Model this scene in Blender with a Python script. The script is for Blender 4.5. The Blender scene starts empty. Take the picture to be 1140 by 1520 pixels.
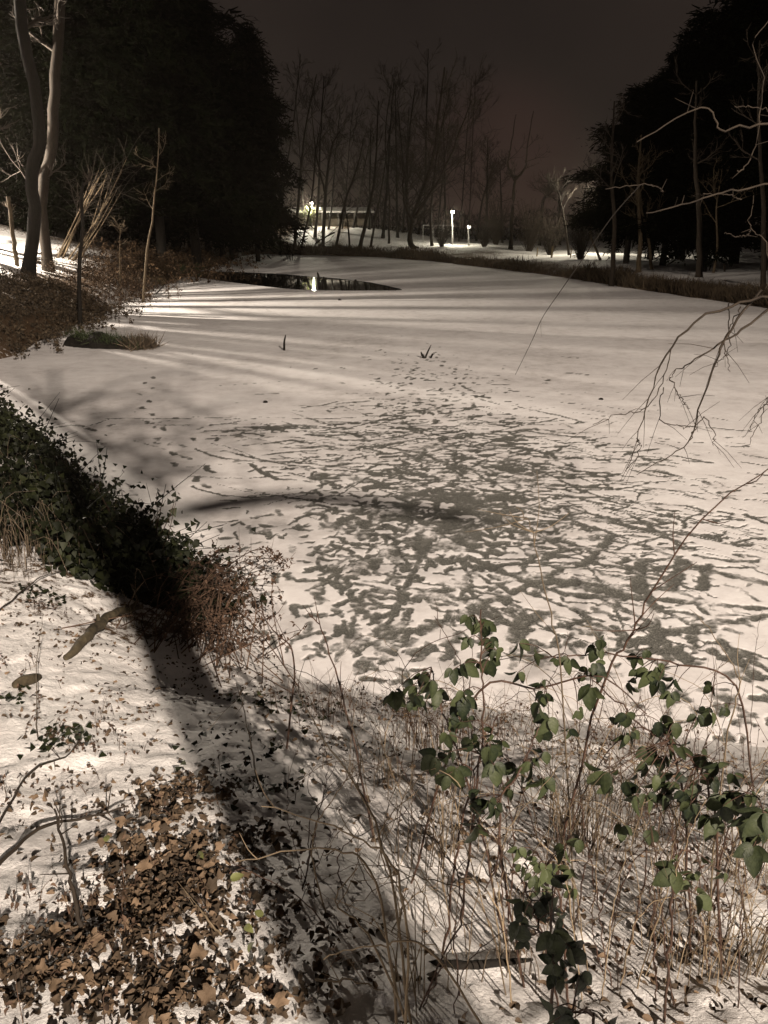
import bpy, math, random
import numpy as np
from mathutils import Vector, Matrix

R = np.random.default_rng(11)
RAD = math.radians
SC = bpy.context.scene
COL = SC.collection

# ------------------------------------------------------------------ camera model (photo pixels 1140 x 1520)
F, CX, CY, H = 1142.0, 570.0, 760.0, 3.5
PIT = RAD(20.6)
CP, SP = math.cos(PIT), math.sin(PIT)
CAM = np.array([0, 0, H])

def ray(px, py):
    a, b = (px-CX)/F, (CY-py)/F
    return np.array([a, CP + b*SP, -SP + b*CP])
def G(px, py, z=0.0):
    d = ray(px, py); t = (z-H)/d[2]
    return CAM + d*t
def At(px, py, Y):
    d = ray(px, py); return CAM + d*(Y/d[1])

# ------------------------------------------------------------------ noise
_P = np.random.default_rng(3).random((256, 256))
def vnoise(x, y):
    xi = np.floor(x).astype(int); yi = np.floor(y).astype(int)
    u = x-xi; v = y-yi; u = u*u*(3-2*u); v = v*v*(3-2*v)
    a = _P[xi & 255, yi & 255]; b = _P[(xi+1) & 255, yi & 255]
    c = _P[xi & 255, (yi+1) & 255]; d = _P[(xi+1) & 255, (yi+1) & 255]
    return (a*(1-u)+b*u)*(1-v)+(c*(1-u)+d*u)*v
def fbm(x, y, o=4, g=.5):
    s = 0; a = 1; n = 0
    for i in range(o):
        s = s+a*vnoise(x*2**i+17.3*i, y*2**i-9.1*i); n += a; a *= g
    return s/n
def sstep(a, b, x):
    t = np.clip((x-a)/(b-a), 0, 1); return t*t*(3-2*t)

# ------------------------------------------------------------------ pond outline and terrain height
shore_px = [(150, 468), (220, 432), (310, 398), (372, 377), (450, 379), (560, 382), (640, 388),
            (800, 407), (960, 432), (1140, 458)]
POND = [tuple(G(a, b)[:2]) for a, b in [(470, 1010), (400, 960), (335, 880), (205, 800), (110, 700), (20, 618)]]
POND += [(-10.5, 13.4), (-12.5, 15.0), (-13.0, 17.5)]
POND += [tuple(G(a, b)[:2]) for a, b in [(10, 532), (62, 503)]+shore_px]
POND += [(20.5, 28), (20, 18), (16, 9), (9, 4.2), (5.2, 3.4)]
POND += [tuple(G(a, b)[:2]) for a, b in [(1140, 1105), (1000, 1090), (800, 1060), (620, 1030)]]
POND = np.array(POND)

def sdist(x, y):
    """signed distance to the shore line, positive on land"""
    x = np.asarray(x, float); y = np.asarray(y, float)
    sh = x.shape; x = x.ravel(); y = y.ravel()
    best = np.full(x.shape, 1e18); ins = np.zeros(x.shape, bool)
    n = len(POND)
    for i in range(n):
        ax, ay = POND[i]; bx, by = POND[(i+1) % n]
        dx, dy = bx-ax, by-ay
        t = np.clip(((x-ax)*dx+(y-ay)*dy)/(dx*dx+dy*dy), 0, 1)
        best = np.minimum(best, (x-ax-t*dx)**2+(y-ay-t*dy)**2)
        c = ((ay > y) != (by > y))
        with np.errstate(divide='ignore', invalid='ignore'):
            xx = dx*(y-ay)/(dy if dy else 1e-9)+ax
        ins ^= c & (x < xx)
    d = np.sqrt(best); d[ins] *= -1
    return d.reshape(sh)

def hgt(x, y, fine=True):
    x = np.asarray(x, float); y = np.asarray(y, float)
    s = sdist(x, y)
    s = s + .25*(fbm(x*.9, y*.9, 2)-.5)*np.clip(y/12, .2, 2)
    near = 1-sstep(8, 13, y)
    left = (1-sstep(-9, -4, x))*(1-near)
    hm_near, k_near = 1.95, 2.2
    hm_left, k_left = 4.2, 9.5
    farv = .65+2.3*sstep(4, 26, s)*np.exp(-((x+9)/16)**2)
    hm_far, k_far = farv, 1.3
    wl = left*(1-sstep(52, 66, y))
    wf = np.clip(1-near-wl, 0, 1)
    sp = np.maximum(s, 0)
    z = near*(hm_near+.1)*(1-np.exp(-(sp/3.0)**1.3))+wl*(hm_left*(1-np.exp(-sp/k_left))+.35*(1-np.exp(-sp/.5)))+wf*hm_far*(1-np.exp(-sp/k_far))
    amp = sstep(0, 1.2, s)
    z = z+amp*(.22*(fbm(x*.8+5, y*.8, 2)-.5)+.5*(1-near)*(fbm(x*.25, y*.25, 2)-.5))
    if fine:
        z = z+amp*(.07*(fbm(x*5, y*5, 3)-.5)+.028*(fbm(x*19, y*19, 2)-.5))*(1-sstep(12, 25, y))
    z = np.where(s < 0, -.5*sstep(0, .8, -s)-.02, z)
    return z

def hz(x, y): return float(hgt(np.array([x]), np.array([y]))[0])
def T(px, py, tmin=1.0, tmax=140):
    """point on the land or ice seen at a pixel"""
    d = ray(px, py)
    t = np.linspace(tmin, tmax, 2600)**1.0
    t = tmin*(tmax/tmin)**np.linspace(0, 1, 1800)
    X = d[0]*t; Y = d[1]*t; Z = H+d[2]*t
    hh = np.maximum(hgt(X, Y, False), 0)
    k = np.nonzero(Z <= hh)[0]
    i = k[0] if len(k) else len(t)-1
    return np.array([X[i], Y[i], hh[i]])

# ------------------------------------------------------------------ materials
def nt(name):
    m = bpy.data.materials.new(name); m.use_nodes = True
    t = m.node_tree; b = t.nodes['Principled BSDF']; return m, t, b
def N(t, kind, **kw):
    n = t.nodes.new(kind)
    for k, v in kw.items():
        if k in n.inputs.keys(): n.inputs[k].default_value = v
        else: setattr(n, k, v)
    return n
def ramp(t, src, stops):
    r = t.nodes.new('ShaderNodeValToRGB'); e = r.color_ramp.elements
    while len(e) < len(stops): e.new(.5)
    for el, (p, c) in zip(e, stops):
        el.position = p; el.color = (c[0], c[1], c[2], 1)
    t.links.new(src, r.inputs[0]); return r
def mat(name, c1, c2, scale=6, rough=.8, attr=False, bump=0.0, stretch=(1, 1, 1), spec=.3, trans=0):
    m, t, b = nt(name)
    tc = N(t, 'ShaderNodeTexCoord'); mp = N(t, 'ShaderNodeMapping'); mp.inputs['Scale'].default_value = stretch
    t.links.new(tc.outputs['Object'], mp.inputs[0])
    no = N(t, 'ShaderNodeTexNoise', Scale=scale, Detail=5.0, Roughness=.6)
    t.links.new(mp.outputs[0], no.inputs['Vector'])
    fac = no.outputs[0]
    if attr:
        at = N(t, 'ShaderNodeAttribute', attribute_name='rnd')
        ad = N(t, 'ShaderNodeMath', operation='MULTIPLY_ADD'); ad.inputs[1].default_value = .8; 
        t.links.new(at.outputs['Fac'], ad.inputs[0])
        sc_ = N(t, 'ShaderNodeMath', operation='MULTIPLY'); sc_.inputs[1].default_value = .3
        t.links.new(no.outputs[0], sc_.inputs[0]); t.links.new(sc_.outputs[0], ad.inputs[2]); fac = ad.outputs[0]
        r = ramp(t, fac, [(.1, c1), (.9, c2)])
    else:
        r = ramp(t, fac, [(.3, c1), (.7, c2)])
    t.links.new(r.outputs[0], b.inputs['Base Color'])
    b.inputs['Roughness'].default_value = rough; b.inputs['Specular IOR Level'].default_value = spec
    if trans: b.inputs['Transmission Weight'].default_value = 0
    if bump:
        bu = N(t, 'ShaderNodeBump', Strength=bump, Distance=.02)
        t.links.new(no.outputs[0], bu.inputs['Height']); t.links.new(bu.outputs[0], b.inputs['Normal'])
    return m

M = {}
M['bark'] = mat('bark', (.008, .006, .004), (.030, .021, .013), 7, .9, bump=1.0, stretch=(4, 4, .7))
M['bark_pale'] = mat('bark_pale', (.035, .025, .015), (.12, .09, .055), 6, .9, bump=1.0, stretch=(3, 3, .8))
M['bark_dark'] = mat('bark_dark', (.004, .003, .002), (.013, .010, .007), 6, .9, bump=.8, stretch=(4, 4, .7))
M['twig'] = mat('twig', (.014, .010, .007), (.042, .031, .021), 9, .8)
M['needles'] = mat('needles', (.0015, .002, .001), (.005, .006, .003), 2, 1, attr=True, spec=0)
M['dim_grass'] = mat('dim_grass', (.02, .014, .008), (.085, .062, .038), 3, .9, attr=True)
M['evergreen'] = mat('evergreen', (.02, .03, .012), (.05, .065, .025), 2, .8, attr=True)
M['ivy'] = mat('ivy', (.004, .006, .0025), (.020, .024, .008), 9, .6, attr=True, spec=.2)
M['bramble_leaf'] = mat('bramble_leaf', (.004, .009, .004), (.050, .062, .026), 14, .55, attr=True, bump=.5, spec=.25)
M['bramble_cane'] = mat('bramble_cane', (.022, .012, .009), (.085, .048, .032), 30, .6)
M['dead_leaf'] = mat('dead_leaf', (.022, .016, .010), (.16, .11, .07), 22, .8, attr=True, bump=.5)
M['bracken'] = mat('bracken', (.022, .013, .007), (.085, .052, .027), 8, .85, attr=True)
M['dry_grass'] = mat('dry_grass', (.045, .033, .023), (.15, .115, .078), 12, .75, attr=True)
M['straw'] = mat('straw', (.085, .064, .042), (.24, .185, .12), 12, .7, attr=True)
M['reddish'] = mat('reddish', (.028, .017, .011), (.105, .064, .042), 12, .8, attr=True)
M['metal'] = mat('metal', (.20, .20, .19), (.30, .29, .28), 8, .5)
M['wood'] = mat('wood', (.14, .10, .055), (.34, .26, .14), 9, .85, bump=1.0, stretch=(1, 1, 1))
M['log'] = mat('log', (.022, .017, .010), (.11, .09, .055), 11, .9, bump=1.2)
M['panel'] = mat('panel', (.05, .04, .03), (.10, .08, .06), 2, .8)
M['roof_snow'] = mat('roof_snow', (.06, .055, .05), (.30, .29, .28), 3, .7)
M['green_leaf'] = mat('green_leaf', (.045, .055, .018), (.13, .14, .05), 20, .6, attr=True, bump=.4)
M['rail'] = mat('rail', (.03, .028, .025), (.07, .06, .05), 5, .7)

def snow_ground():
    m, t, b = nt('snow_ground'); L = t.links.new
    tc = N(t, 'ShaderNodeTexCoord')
    at = N(t, 'ShaderNodeAttribute', attribute_name='litter')  # leaf litter, plus shade painted onto the far and left banks
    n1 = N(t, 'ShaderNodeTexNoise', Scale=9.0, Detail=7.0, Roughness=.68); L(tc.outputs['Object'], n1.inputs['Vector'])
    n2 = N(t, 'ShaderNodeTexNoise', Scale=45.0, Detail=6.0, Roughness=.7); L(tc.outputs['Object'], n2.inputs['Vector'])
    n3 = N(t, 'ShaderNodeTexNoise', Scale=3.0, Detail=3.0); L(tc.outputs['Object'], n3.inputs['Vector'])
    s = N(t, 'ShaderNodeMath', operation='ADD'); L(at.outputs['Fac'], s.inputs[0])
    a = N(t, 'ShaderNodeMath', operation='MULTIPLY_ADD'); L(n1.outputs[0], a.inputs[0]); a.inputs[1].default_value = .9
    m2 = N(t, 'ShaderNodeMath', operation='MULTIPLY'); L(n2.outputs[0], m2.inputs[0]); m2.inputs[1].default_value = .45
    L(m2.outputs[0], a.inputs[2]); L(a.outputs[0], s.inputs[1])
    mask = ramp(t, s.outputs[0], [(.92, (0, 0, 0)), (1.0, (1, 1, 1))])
    dirt_shade = ramp(t, n2.outputs[0], [(.3, (.022, .014, .008)), (.5, (.07, .042, .022)), (.72, (.17, .11, .06))])
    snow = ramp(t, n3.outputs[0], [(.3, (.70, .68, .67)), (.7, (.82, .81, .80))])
    mx = N(t, 'ShaderNodeMix', data_type='RGBA'); L(mask.outputs[0], mx.inputs[0]); L(snow.outputs[0], mx.inputs[6]); L(dirt_shade.outputs[0], mx.inputs[7])
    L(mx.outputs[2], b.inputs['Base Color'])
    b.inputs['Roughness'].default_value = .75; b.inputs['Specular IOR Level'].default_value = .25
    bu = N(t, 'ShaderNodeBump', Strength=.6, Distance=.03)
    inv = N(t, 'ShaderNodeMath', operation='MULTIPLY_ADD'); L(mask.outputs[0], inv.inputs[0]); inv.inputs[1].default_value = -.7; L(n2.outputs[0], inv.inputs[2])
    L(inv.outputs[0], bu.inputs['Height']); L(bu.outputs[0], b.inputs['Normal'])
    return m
M['ground'] = snow_ground()

def ice_mat():
    m, t, b = nt('snowed_ice'); L = t.links.new
    tc = N(t, 'ShaderNodeTexCoord'); at = N(t, 'ShaderNodeAttribute', attribute_name='bare')
    n1 = N(t, 'ShaderNodeTexNoise', Scale=16.0, Detail=6.0, Roughness=.7); L(tc.outputs['Object'], n1.inputs['Vector'])
    n2 = N(t, 'ShaderNodeTexNoise', Scale=60.0, Detail=6.0, Roughness=.9); L(tc.outputs['Object'], n2.inputs['Vector'])
    n3 = N(t, 'ShaderNodeTexNoise', Scale=.35, Detail=5.0); L(tc.outputs['Object'], n3.inputs['Vector'])
    s = N(t, 'ShaderNodeMath', operation='MULTIPLY_ADD'); L(n1.outputs[0], s.inputs[0]); s.inputs[1].default_value = .75; L(at.outputs['Fac'], s.inputs[2])
    s2 = N(t, 'ShaderNodeMath', operation='MULTIPLY_ADD'); L(n2.outputs[0], s2.inputs[0]); s2.inputs[1].default_value = .75; L(s.outputs[0], s2.inputs[2])
    hf = N(t, 'ShaderNodeMath', operation='MULTIPLY'); L(s2.outputs[0], hf.inputs[0]); hf.inputs[1].default_value = .5
    mask = ramp(t, hf.outputs[0], [(.50, (0, 0, 0)), (.60, (.6, .6, .6)), (.70, (.96, .96, .96))])
    ice = ramp(t, n2.outputs[0], [(.36, (.022, .024, .021)), (.52, (.085, .085, .074)), (.66, (.40, .40, .37))])
    n4 = N(t, 'ShaderNodeTexNoise', Scale=2.6, Detail=8.0, Roughness=.72); L(tc.outputs['Object'], n4.inputs['Vector'])
    av = N(t, 'ShaderNodeMath', operation='MULTIPLY_ADD'); L(n4.outputs[0], av.inputs[0]); av.inputs[1].default_value = .6; h3 = N(t, 'ShaderNodeMath', operation='MULTIPLY'); L(n3.outputs[0], h3.inputs[0]); h3.inputs[1].default_value = .4; L(h3.outputs[0], av.inputs[2])
    snow = ramp(t, av.outputs[0], [(.34, (.50, .48, .47)), (.48, (.70, .68, .68)), (.64, (.82, .81, .81))])
    mx = N(t, 'ShaderNodeMix', data_type='RGBA'); L(mask.outputs[0], mx.inputs[0]); L(snow.outputs[0], mx.inputs[6]); L(ice.outputs[0], mx.inputs[7])
    L(mx.outputs[2], b.inputs['Base Color'])
    ro = N(t, 'ShaderNodeMapRange'); L(mask.outputs[0], ro.inputs[0]); ro.inputs[3].default_value = .8; ro.inputs[4].default_value = .5
    L(ro.outputs[0], b.inputs['Roughness']); b.inputs['Specular IOR Level'].default_value = .25
    bu = N(t, 'ShaderNodeBump', Strength=.35, Distance=.012); L(n1.outputs[0], bu.inputs['Height']); L(bu.outputs[0], b.inputs['Normal'])
    return m
M['ice'] = ice_mat()

def water_mat():
    m, t, b = nt('water'); 
    b.inputs['Base Color'].default_value = (.006, .006, .005, 1); b.inputs['Roughness'].default_value = .03
    b.inputs['IOR'].default_value = 1.33
    tc = N(t, 'ShaderNodeTexCoord'); n = N(t, 'ShaderNodeTexNoise', Scale=1.2, Detail=2.0)
    t.links.new(tc.outputs['Object'], n.inputs['Vector'])
    bu = N(t, 'ShaderNodeBump', Strength=.03, Distance=.02); t.links.new(n.outputs[0], bu.inputs['Height']); t.links.new(bu.outputs[0], b.inputs['Normal'])
    return m
M['water'] = water_mat()

def emit(name, c, s):
    m, t, b = nt(name)
    b.inputs['Base Color'].default_value = (.8, .8, .8, 1)
    b.inputs['Emission Color'].default_value = (*c, 1); b.inputs['Emission Strength'].default_value = s
    no = N(t, 'ShaderNodeTexNoise', Scale=3.0); r = ramp(t, no.outputs[0], [(.0, [x*.92 for x in c]), (1, c)])
    t.links.new(r.outputs[0], b.inputs['Emission Color'])
    return m
M['lamp'] = emit('lamp_glow', (1, .93, .74), 40)
M['lamp_dim'] = emit('lamp_glow_dim', (1, .90, .70), 6)

# ------------------------------------------------------------------ mesh collector
class MB:
    def __init__(s): s.v = []; s.f = []; s.r = []; s.n = 0
    def add(s, v, faces, rnd=None):
        v = np.asarray(v, float).reshape(-1, 3)
        if isinstance(faces, np.ndarray): faces = [faces]
        for f in faces: s.f.append(np.asarray(f)+s.n)
        s.v.append(v); s.r.append(np.full(len(v), .5) if rnd is None else np.broadcast_to(np.asarray(rnd, float), (len(v),)))
        s.n += len(v)
    def tube(s, pts, rad, n=5, rnd=None, cap=False):
        pts = np.asarray(pts, float); k = len(pts)
        rad = np.broadcast_to(np.asarray(rad, float), (k,))
        tg = np.gradient(pts, axis=0); tg /= np.linalg.norm(tg, axis=1)[:, None]+1e-12
        ref = np.array([0, 0, 1.]) if abs(tg.mean(0)[2]) < .8 else np.array([1., 0, 0])
        u = np.cross(tg, ref); u /= np.linalg.norm(u, axis=1)[:, None]+1e-12
        w = np.cross(tg, u)
        a = np.arange(n)*2*math.pi/n
        ring = (u[:, None, :]*np.cos(a)[None, :, None]+w[:, None, :]*np.sin(a)[None, :, None])*rad[:, None, None]+pts[:, None, :]
        i = np.arange(k-1)[:, None]*n; j = np.arange(n)[None, :]; j2 = (j+1) % n
        q = np.stack([i+j, i+j2, i+n+j2, i+n+j], -1).reshape(-1, 4)
        fs = [q]
        if cap: fs += [np.arange(n)[None, ::-1], (np.arange(n)+(k-1)*n)[None, :]]
        s.add(ring.reshape(-1, 3), fs, R.random() if rnd is None else rnd)
    def box(s, c, d, rz=0):
        c = np.array(c, float); d = np.array(d, float)/2
        v = np.array([[x, y, z] for x in (-1, 1) for y in (-1, 1) for z in (-1, 1)])*d
        if rz:
            cz, sz = math.cos(rz), math.sin(rz); v = v@np.array([[cz, sz, 0], [-sz, cz, 0], [0, 0, 1]])
        s.add(v+c, np.array([[0, 1, 3, 2], [4, 6, 7, 5], [0, 4, 5, 1], [2, 3, 7, 6], [0, 2, 6, 4], [1, 5, 7, 3]]))
    def leaves(s, tv, tf, pos, ax, nr, scale, rnd=None, vo=None):
        """copies of a leaf template: pos (N,3), ax = leaf direction, nr = rough normal, scale (N,)"""
        pos = np.asarray(pos, float); Nn = len(pos)
        if not Nn: return
        ax = ax/(np.linalg.norm(ax, axis=1)[:, None]+1e-9)
        sd = np.cross(nr, ax); sd /= np.linalg.norm(sd, axis=1)[:, None]+1e-9
        up = np.cross(ax, sd)
        sc_ = np.broadcast_to(np.asarray(scale, float), (Nn,))
        v = (tv[None, :, 0:1]*sd[:, None, :]+tv[None, :, 1:2]*ax[:, None, :]+tv[None, :, 2:3]*up[:, None, :])*sc_[:, None, None]+pos[:, None, :]
        k = len(tv); off = (np.arange(Nn)*k)[:, None, None]
        fs = [(np.asarray(f)[None]+off).reshape(-1, np.asarray(f).shape[1]) for f in tf]
        rr = R.random(Nn)**1.5 if rnd is None else np.broadcast_to(rnd, (Nn,))
        rv = np.repeat(rr, k) if vo is None else (rr[:, None]+np.asarray(vo)[None, :]).ravel()
        s.add(v.reshape(-1, 3), fs, rv)
    def build(s, name, m, parent=None, origin=(0, 0, 0), smooth=True, **attrs):
        me = bpy.data.meshes.new(name)
        v = np.concatenate(s.v)-np.asarray(origin, float)
        me.vertices.add(len(v)); me.vertices.foreach_set('co', v.ravel().astype('f'))
        idx = np.concatenate([f.ravel() for f in s.f]).astype('i')
        tot = np.concatenate([np.full(len(f), f.shape[1]) for f in s.f])
        st = np.concatenate([[0], np.cumsum(tot)[:-1]]).astype('i')
        me.loops.add(len(idx)); me.loops.foreach_set('vertex_index', idx)
        me.polygons.add(len(st)); me.polygons.foreach_set('loop_start', st)
        me.polygons.foreach_set('use_smooth', np.full(len(st), smooth))
        me.update(calc_edges=True)
        a = me.attributes.new('rnd', 'FLOAT', 'POINT'); a.data.foreach_set('value', np.concatenate(s.r).astype('f'))
        for k, val in attrs.items():
            a = me.attributes.new(k, 'FLOAT', 'POINT'); a.data.foreach_set('value', np.asarray(val).astype('f'))
        me.materials.append(m)
        o = bpy.data.objects.new(name, me); COL.objects.link(o)
        if parent: o.parent = parent
        else: o.location = origin
        return o

def tag(o, label=None, cat=None, group=None, kind=None):
    if label: o['label'] = label
    if cat: o['category'] = cat
    if group: o['group'] = group
    if kind: o['kind'] = kind
    return o
def empty(name, loc, label, cat, group=None):
    o = bpy.data.objects.new(name, None); COL.objects.link(o); o.location = loc
    o.empty_display_size = .2
    return tag(o, label, cat, group)
def dup(root, loc, rz=0, sc=1, label=None, group=None):
    r = root.copy(); COL.objects.link(r); r.location = loc; r.rotation_euler = (0, 0, rz)
    r.scale = (sc, sc, sc) if not hasattr(sc, '__len__') else sc
    if label: r['label'] = label
    if group: r['group'] = group
    for ch in list(root.children):
        c = ch.copy(); COL.objects.link(c); c.parent = r
        for g in list(ch.children):
            d = g.copy(); COL.objects.link(d); d.parent = c
    return r

# leaf templates: x = side, y = along, z = up
def leaflet(wd=.34, fold=.10, droop=.12, n=5, serr=.012):
    v = []; L = []; Rr = []; Mi = []
    for i in range(n+1):
        t = i/n
        w = wd*math.sin(math.pi*t**.8)**.75*(1+(serr if i % 2 else -serr)*3) if 0 < i < n else 0
        z = -droop*t*t
        Mi.append(len(v)); v.append((0, t, z))
        if 0 < i < n:
            L.append(len(v)); v.append((-w, t-.03, z+fold*w*2-.02)); Rr.append(len(v)); v.append((w, t-.03, z+fold*w*2-.02))
    q = []; tr = [(Mi[0], Rr[0], Mi[1]), (Mi[0], Mi[1], L[0])]
    for i in range(n-2):
        q += [(Mi[i+1], Rr[i], Rr[i+1], Mi[i+2]), (L[i], Mi[i+1], Mi[i+2], L[i+1])]
    tr += [(Mi[n-1], Rr[-1], Mi[n]), (L[-1], Mi[n-1], Mi[n])]
    return np.array(v), [np.array(q), np.array(tr)]
LEAF = leaflet(.31, .22, .30, 9)
LEAF_VO = np.where(np.abs(LEAF[0][:, 0]) < 1e-6, .22, -.08)+np.where(np.arange(len(LEAF[0])) % 2, .05, -.05)
NEEDLE = (np.array([(-.13, 0, 0), (.13, 0, 0), (.05, 1, .1), (-.05, 1, .1)]), [np.array([(0, 1, 2, 3)])])
LEAF_CURL = leaflet(.30, .55, .45, 5)
IVY = (np.array([(0, 0, 0), (-.45, .1, .06), (-.3, .45, .03), (0, 1, -.1), (.3, .45, .03), (.45, .1, .06), (0, .4, -.04)]),
       [np.array([(0, 6, 2, 1), (0, 5, 4, 6)]), np.array([(6, 3, 2), (6, 4, 3)])])
QUAD = (np.array([(-.5, 0, 0), (.5, 0, 0), (.35, 1, .1), (-.35, 1, .1)]), [np.array([(0, 1, 2, 3)])])
TRI = (np.array([(-.5, 0, 0), (.5, 0, 0), (0, 1, 0)]), [np.array([(0, 1, 2)])])
def lobed():
    # a withered lobed leaf (sycamore / oak like), curled
    a = np.linspace(0, 2*math.pi, 17)[:-1]
    r = .5+.10*np.cos(a*5)+.06*np.cos(a*3+1)+.05*np.cos(a*7)
    v = [(0, .5, 0)]+[(r[i]*math.sin(x)*.9, .5-r[i]*math.cos(x), .22*math.cos(x*2+.6)*r[i]+.14*math.sin(x*3)) for i, x in enumerate(a)]
    f = [(0, 1+i, 1+(i+1) % 16) for i in range(16)]
    return np.array(v), [np.array(f)]
LOBED = lobed()

def runit(n, zmin=-1, zmax=1):
    z = R.uniform(zmin, zmax, n); a = R.uniform(0, 2*math.pi, n); r = np.sqrt(1-z*z)
    return np.stack([r*np.cos(a), r*np.sin(a), z], 1)
def bez(P, n):
    """smooth curve through the given points (Catmull-Rom)"""
    P = [np.asarray(p, float) for p in P]
    if len(P) < 3: return np.array([P[0]+(P[-1]-P[0])*t for t in np.linspace(0, 1, n)])
    Q = [2*P[0]-P[1]]+P+[2*P[-1]-P[-2]]
    out = []; m = len(P)-1
    for t in np.linspace(0, m-1e-6, n):
        i = int(t); u = t-i; a, b, c, d = Q[i], Q[i+1], Q[i+2], Q[i+3]
        out.append(.5*((2*b)+(c-a)*u+(2*a-5*b+4*c-d)*u*u+(3*b-a-3*c+d)*u**3))
    return np.array(out)

# ================================================================== GROUND SHEET
def ladder(lo, hi, step, far, gr=1.06, lo_far=None):
    c = list(np.arange(lo, hi+1e-6, step)); s = step
    while c[-1] < far: s = min(s*gr, far*.08); c.append(c[-1]+s)
    b = [lo]; s = step; lf = far if lo_far is None else lo_far
    while b[-1] > -lf: s = min(s*gr, lf*.08); b.append(b[-1]-s)
    return np.array(b[:0:-1]+c)
gx = ladder(-3.2, 3.2, .024, 420, 1.045)
gy = ladder(.6, 6.2, .024, 460, 1.03, 60)
XX, YY = np.meshgrid(gx, gy)
ZZ = hgt(XX, YY)
def blob(px, py, rx, ry, X, Y):
    """0..1 spot of ground around the place seen at a pixel; radii in metres"""
    c = T(px, py); return np.exp(-(((X-c[0])/rx)**2+((Y-c[1])/ry)**2))
SD = sdist(XX, YY)
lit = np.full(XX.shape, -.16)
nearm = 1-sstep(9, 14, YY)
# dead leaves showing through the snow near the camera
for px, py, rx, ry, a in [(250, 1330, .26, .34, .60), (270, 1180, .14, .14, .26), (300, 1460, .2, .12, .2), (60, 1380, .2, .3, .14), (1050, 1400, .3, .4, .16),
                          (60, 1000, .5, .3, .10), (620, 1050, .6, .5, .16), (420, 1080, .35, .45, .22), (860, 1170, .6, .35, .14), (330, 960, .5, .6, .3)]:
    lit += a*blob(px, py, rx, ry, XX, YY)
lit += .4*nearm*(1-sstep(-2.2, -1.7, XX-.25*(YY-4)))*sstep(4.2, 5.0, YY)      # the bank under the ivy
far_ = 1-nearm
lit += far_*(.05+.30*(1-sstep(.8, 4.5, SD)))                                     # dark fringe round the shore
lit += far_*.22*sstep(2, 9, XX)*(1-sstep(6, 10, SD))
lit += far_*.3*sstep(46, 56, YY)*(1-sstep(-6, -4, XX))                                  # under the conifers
lit += far_*.34*sstep(60, 90, YY)*(1-blob(455, 351, 7, 14, XX, YY))*(1-blob(830, 383, 4.5, 9, XX, YY))*(1-blob(1010, 413, 3, 4, XX, YY))  # unlit far ground painted darker, sparing the lamplit snow patches
lit += .24*far_*(1-sstep(-14, -12, XX))*sstep(20, 24, YY)  # extra litter painted in to darken the overlit left bank
lit += .5*far_*blob(60, 470, 2.5, 6, XX, YY)  # bank face: debris, with its shade painted in as well
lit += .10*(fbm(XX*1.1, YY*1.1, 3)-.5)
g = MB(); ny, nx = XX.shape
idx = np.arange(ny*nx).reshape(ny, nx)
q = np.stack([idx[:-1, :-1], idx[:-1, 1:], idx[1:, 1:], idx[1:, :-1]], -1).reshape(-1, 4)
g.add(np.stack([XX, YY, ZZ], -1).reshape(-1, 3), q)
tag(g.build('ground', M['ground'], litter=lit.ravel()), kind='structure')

# ================================================================== SNOWED ICE with trodden marks
az = np.radians(np.linspace(-46, 46, 900))
py_ = np.concatenate([np.linspace(1300, 520, 620), np.linspace(519, 375.6, 330)])
phi = PIT+np.arctan((py_-CY)/F)
rr = H/np.tan(phi)
AZ, RR = np.meshgrid(az, rr)
IX = RR*np.tan(AZ)*1.0; IY = RR
bare = np.zeros(IX.shape)
IXw = IX+.05*(fbm(IX*6, IY*6, 3)-.5)+.05*(fbm(IX*20, IY*20, 2)-.5); IYw = IY+.06*(fbm(IX*6+40, IY*6, 3)-.5)+.05*(fbm(IX*20, IY*20+30, 2)-.5)
def stamp(x, y, L_, w, th, a=1.0, curve=0.0, soft=.55):
    """one scuffed or trodden mark: a rounded streak of length L_, width w on the ice"""
    r0 = L_/2+w*1.6
    j = np.nonzero((rr > y-r0) & (rr < y+r0))[0]
    if not len(j): return
    j0, j1 = j[0], j[-1]+1
    ta0 = (x-r0)/max(y+np.sign(x-r0)*-r0, .5); ta1 = (x+r0)/max(y-r0 if x+r0 > 0 else y+r0, .5)
    t0 = min((x-r0)/max(y-r0, .5), (x-r0)/(y+r0)); t1 = max((x+r0)/max(y-r0, .5), (x+r0)/(y+r0))
    i0 = np.searchsorted(np.tan(az), t0); i1 = np.searchsorted(np.tan(az), t1)+1
    if i1 <= i0+1: return
    X = IXw[j0:j1, i0:i1]-x; Y = IYw[j0:j1, i0:i1]-y
    c, s = math.cos(th), math.sin(th)
    u = X*c+Y*s; v = -X*s+Y*c
    v = v-curve*(u*u)/max(L_, .1)
    d = np.sqrt(np.maximum(np.abs(u)-L_/2+w/2, 0)**2+v*v)/(w/2)
    b = a*(1-sstep(1-soft, 1+soft, d))
    bare[j0:j1, i0:i1] = np.maximum(bare[j0:j1, i0:i1], b)
def scatter(px, py, sx, sy, n, L_, w, a=(.6, 1), th=None, curve=.25):
    for _ in range(int(n*.8)):
        p = G(R.normal(px, sx), min(max(R.normal(py, sy), 470), 1120))
        t = R.uniform(0, math.pi) if th is None else R.normal(th[0], th[1])
        stamp(p[0], p[1], R.uniform(*L_), R.uniform(*w), t, R.uniform(*a), R.normal(0, curve))
big = (.10, .42), (.032, .088); mid = (.12, .5), (.025, .07); foot = (.18, .30), (.07, .11)
scatter(650, 760, 100, 48, 430, *big); scatter(530, 790, 50, 45, 50, *big)
scatter(575, 880, 55, 50, 110, (.1, .32), (.045, .10)); scatter(560, 960, 50, 25, 60, (.1, .3), (.045, .10))
scatter(690, 850, 90, 55, 90, (.1, .5), (.05, .13))
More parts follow.
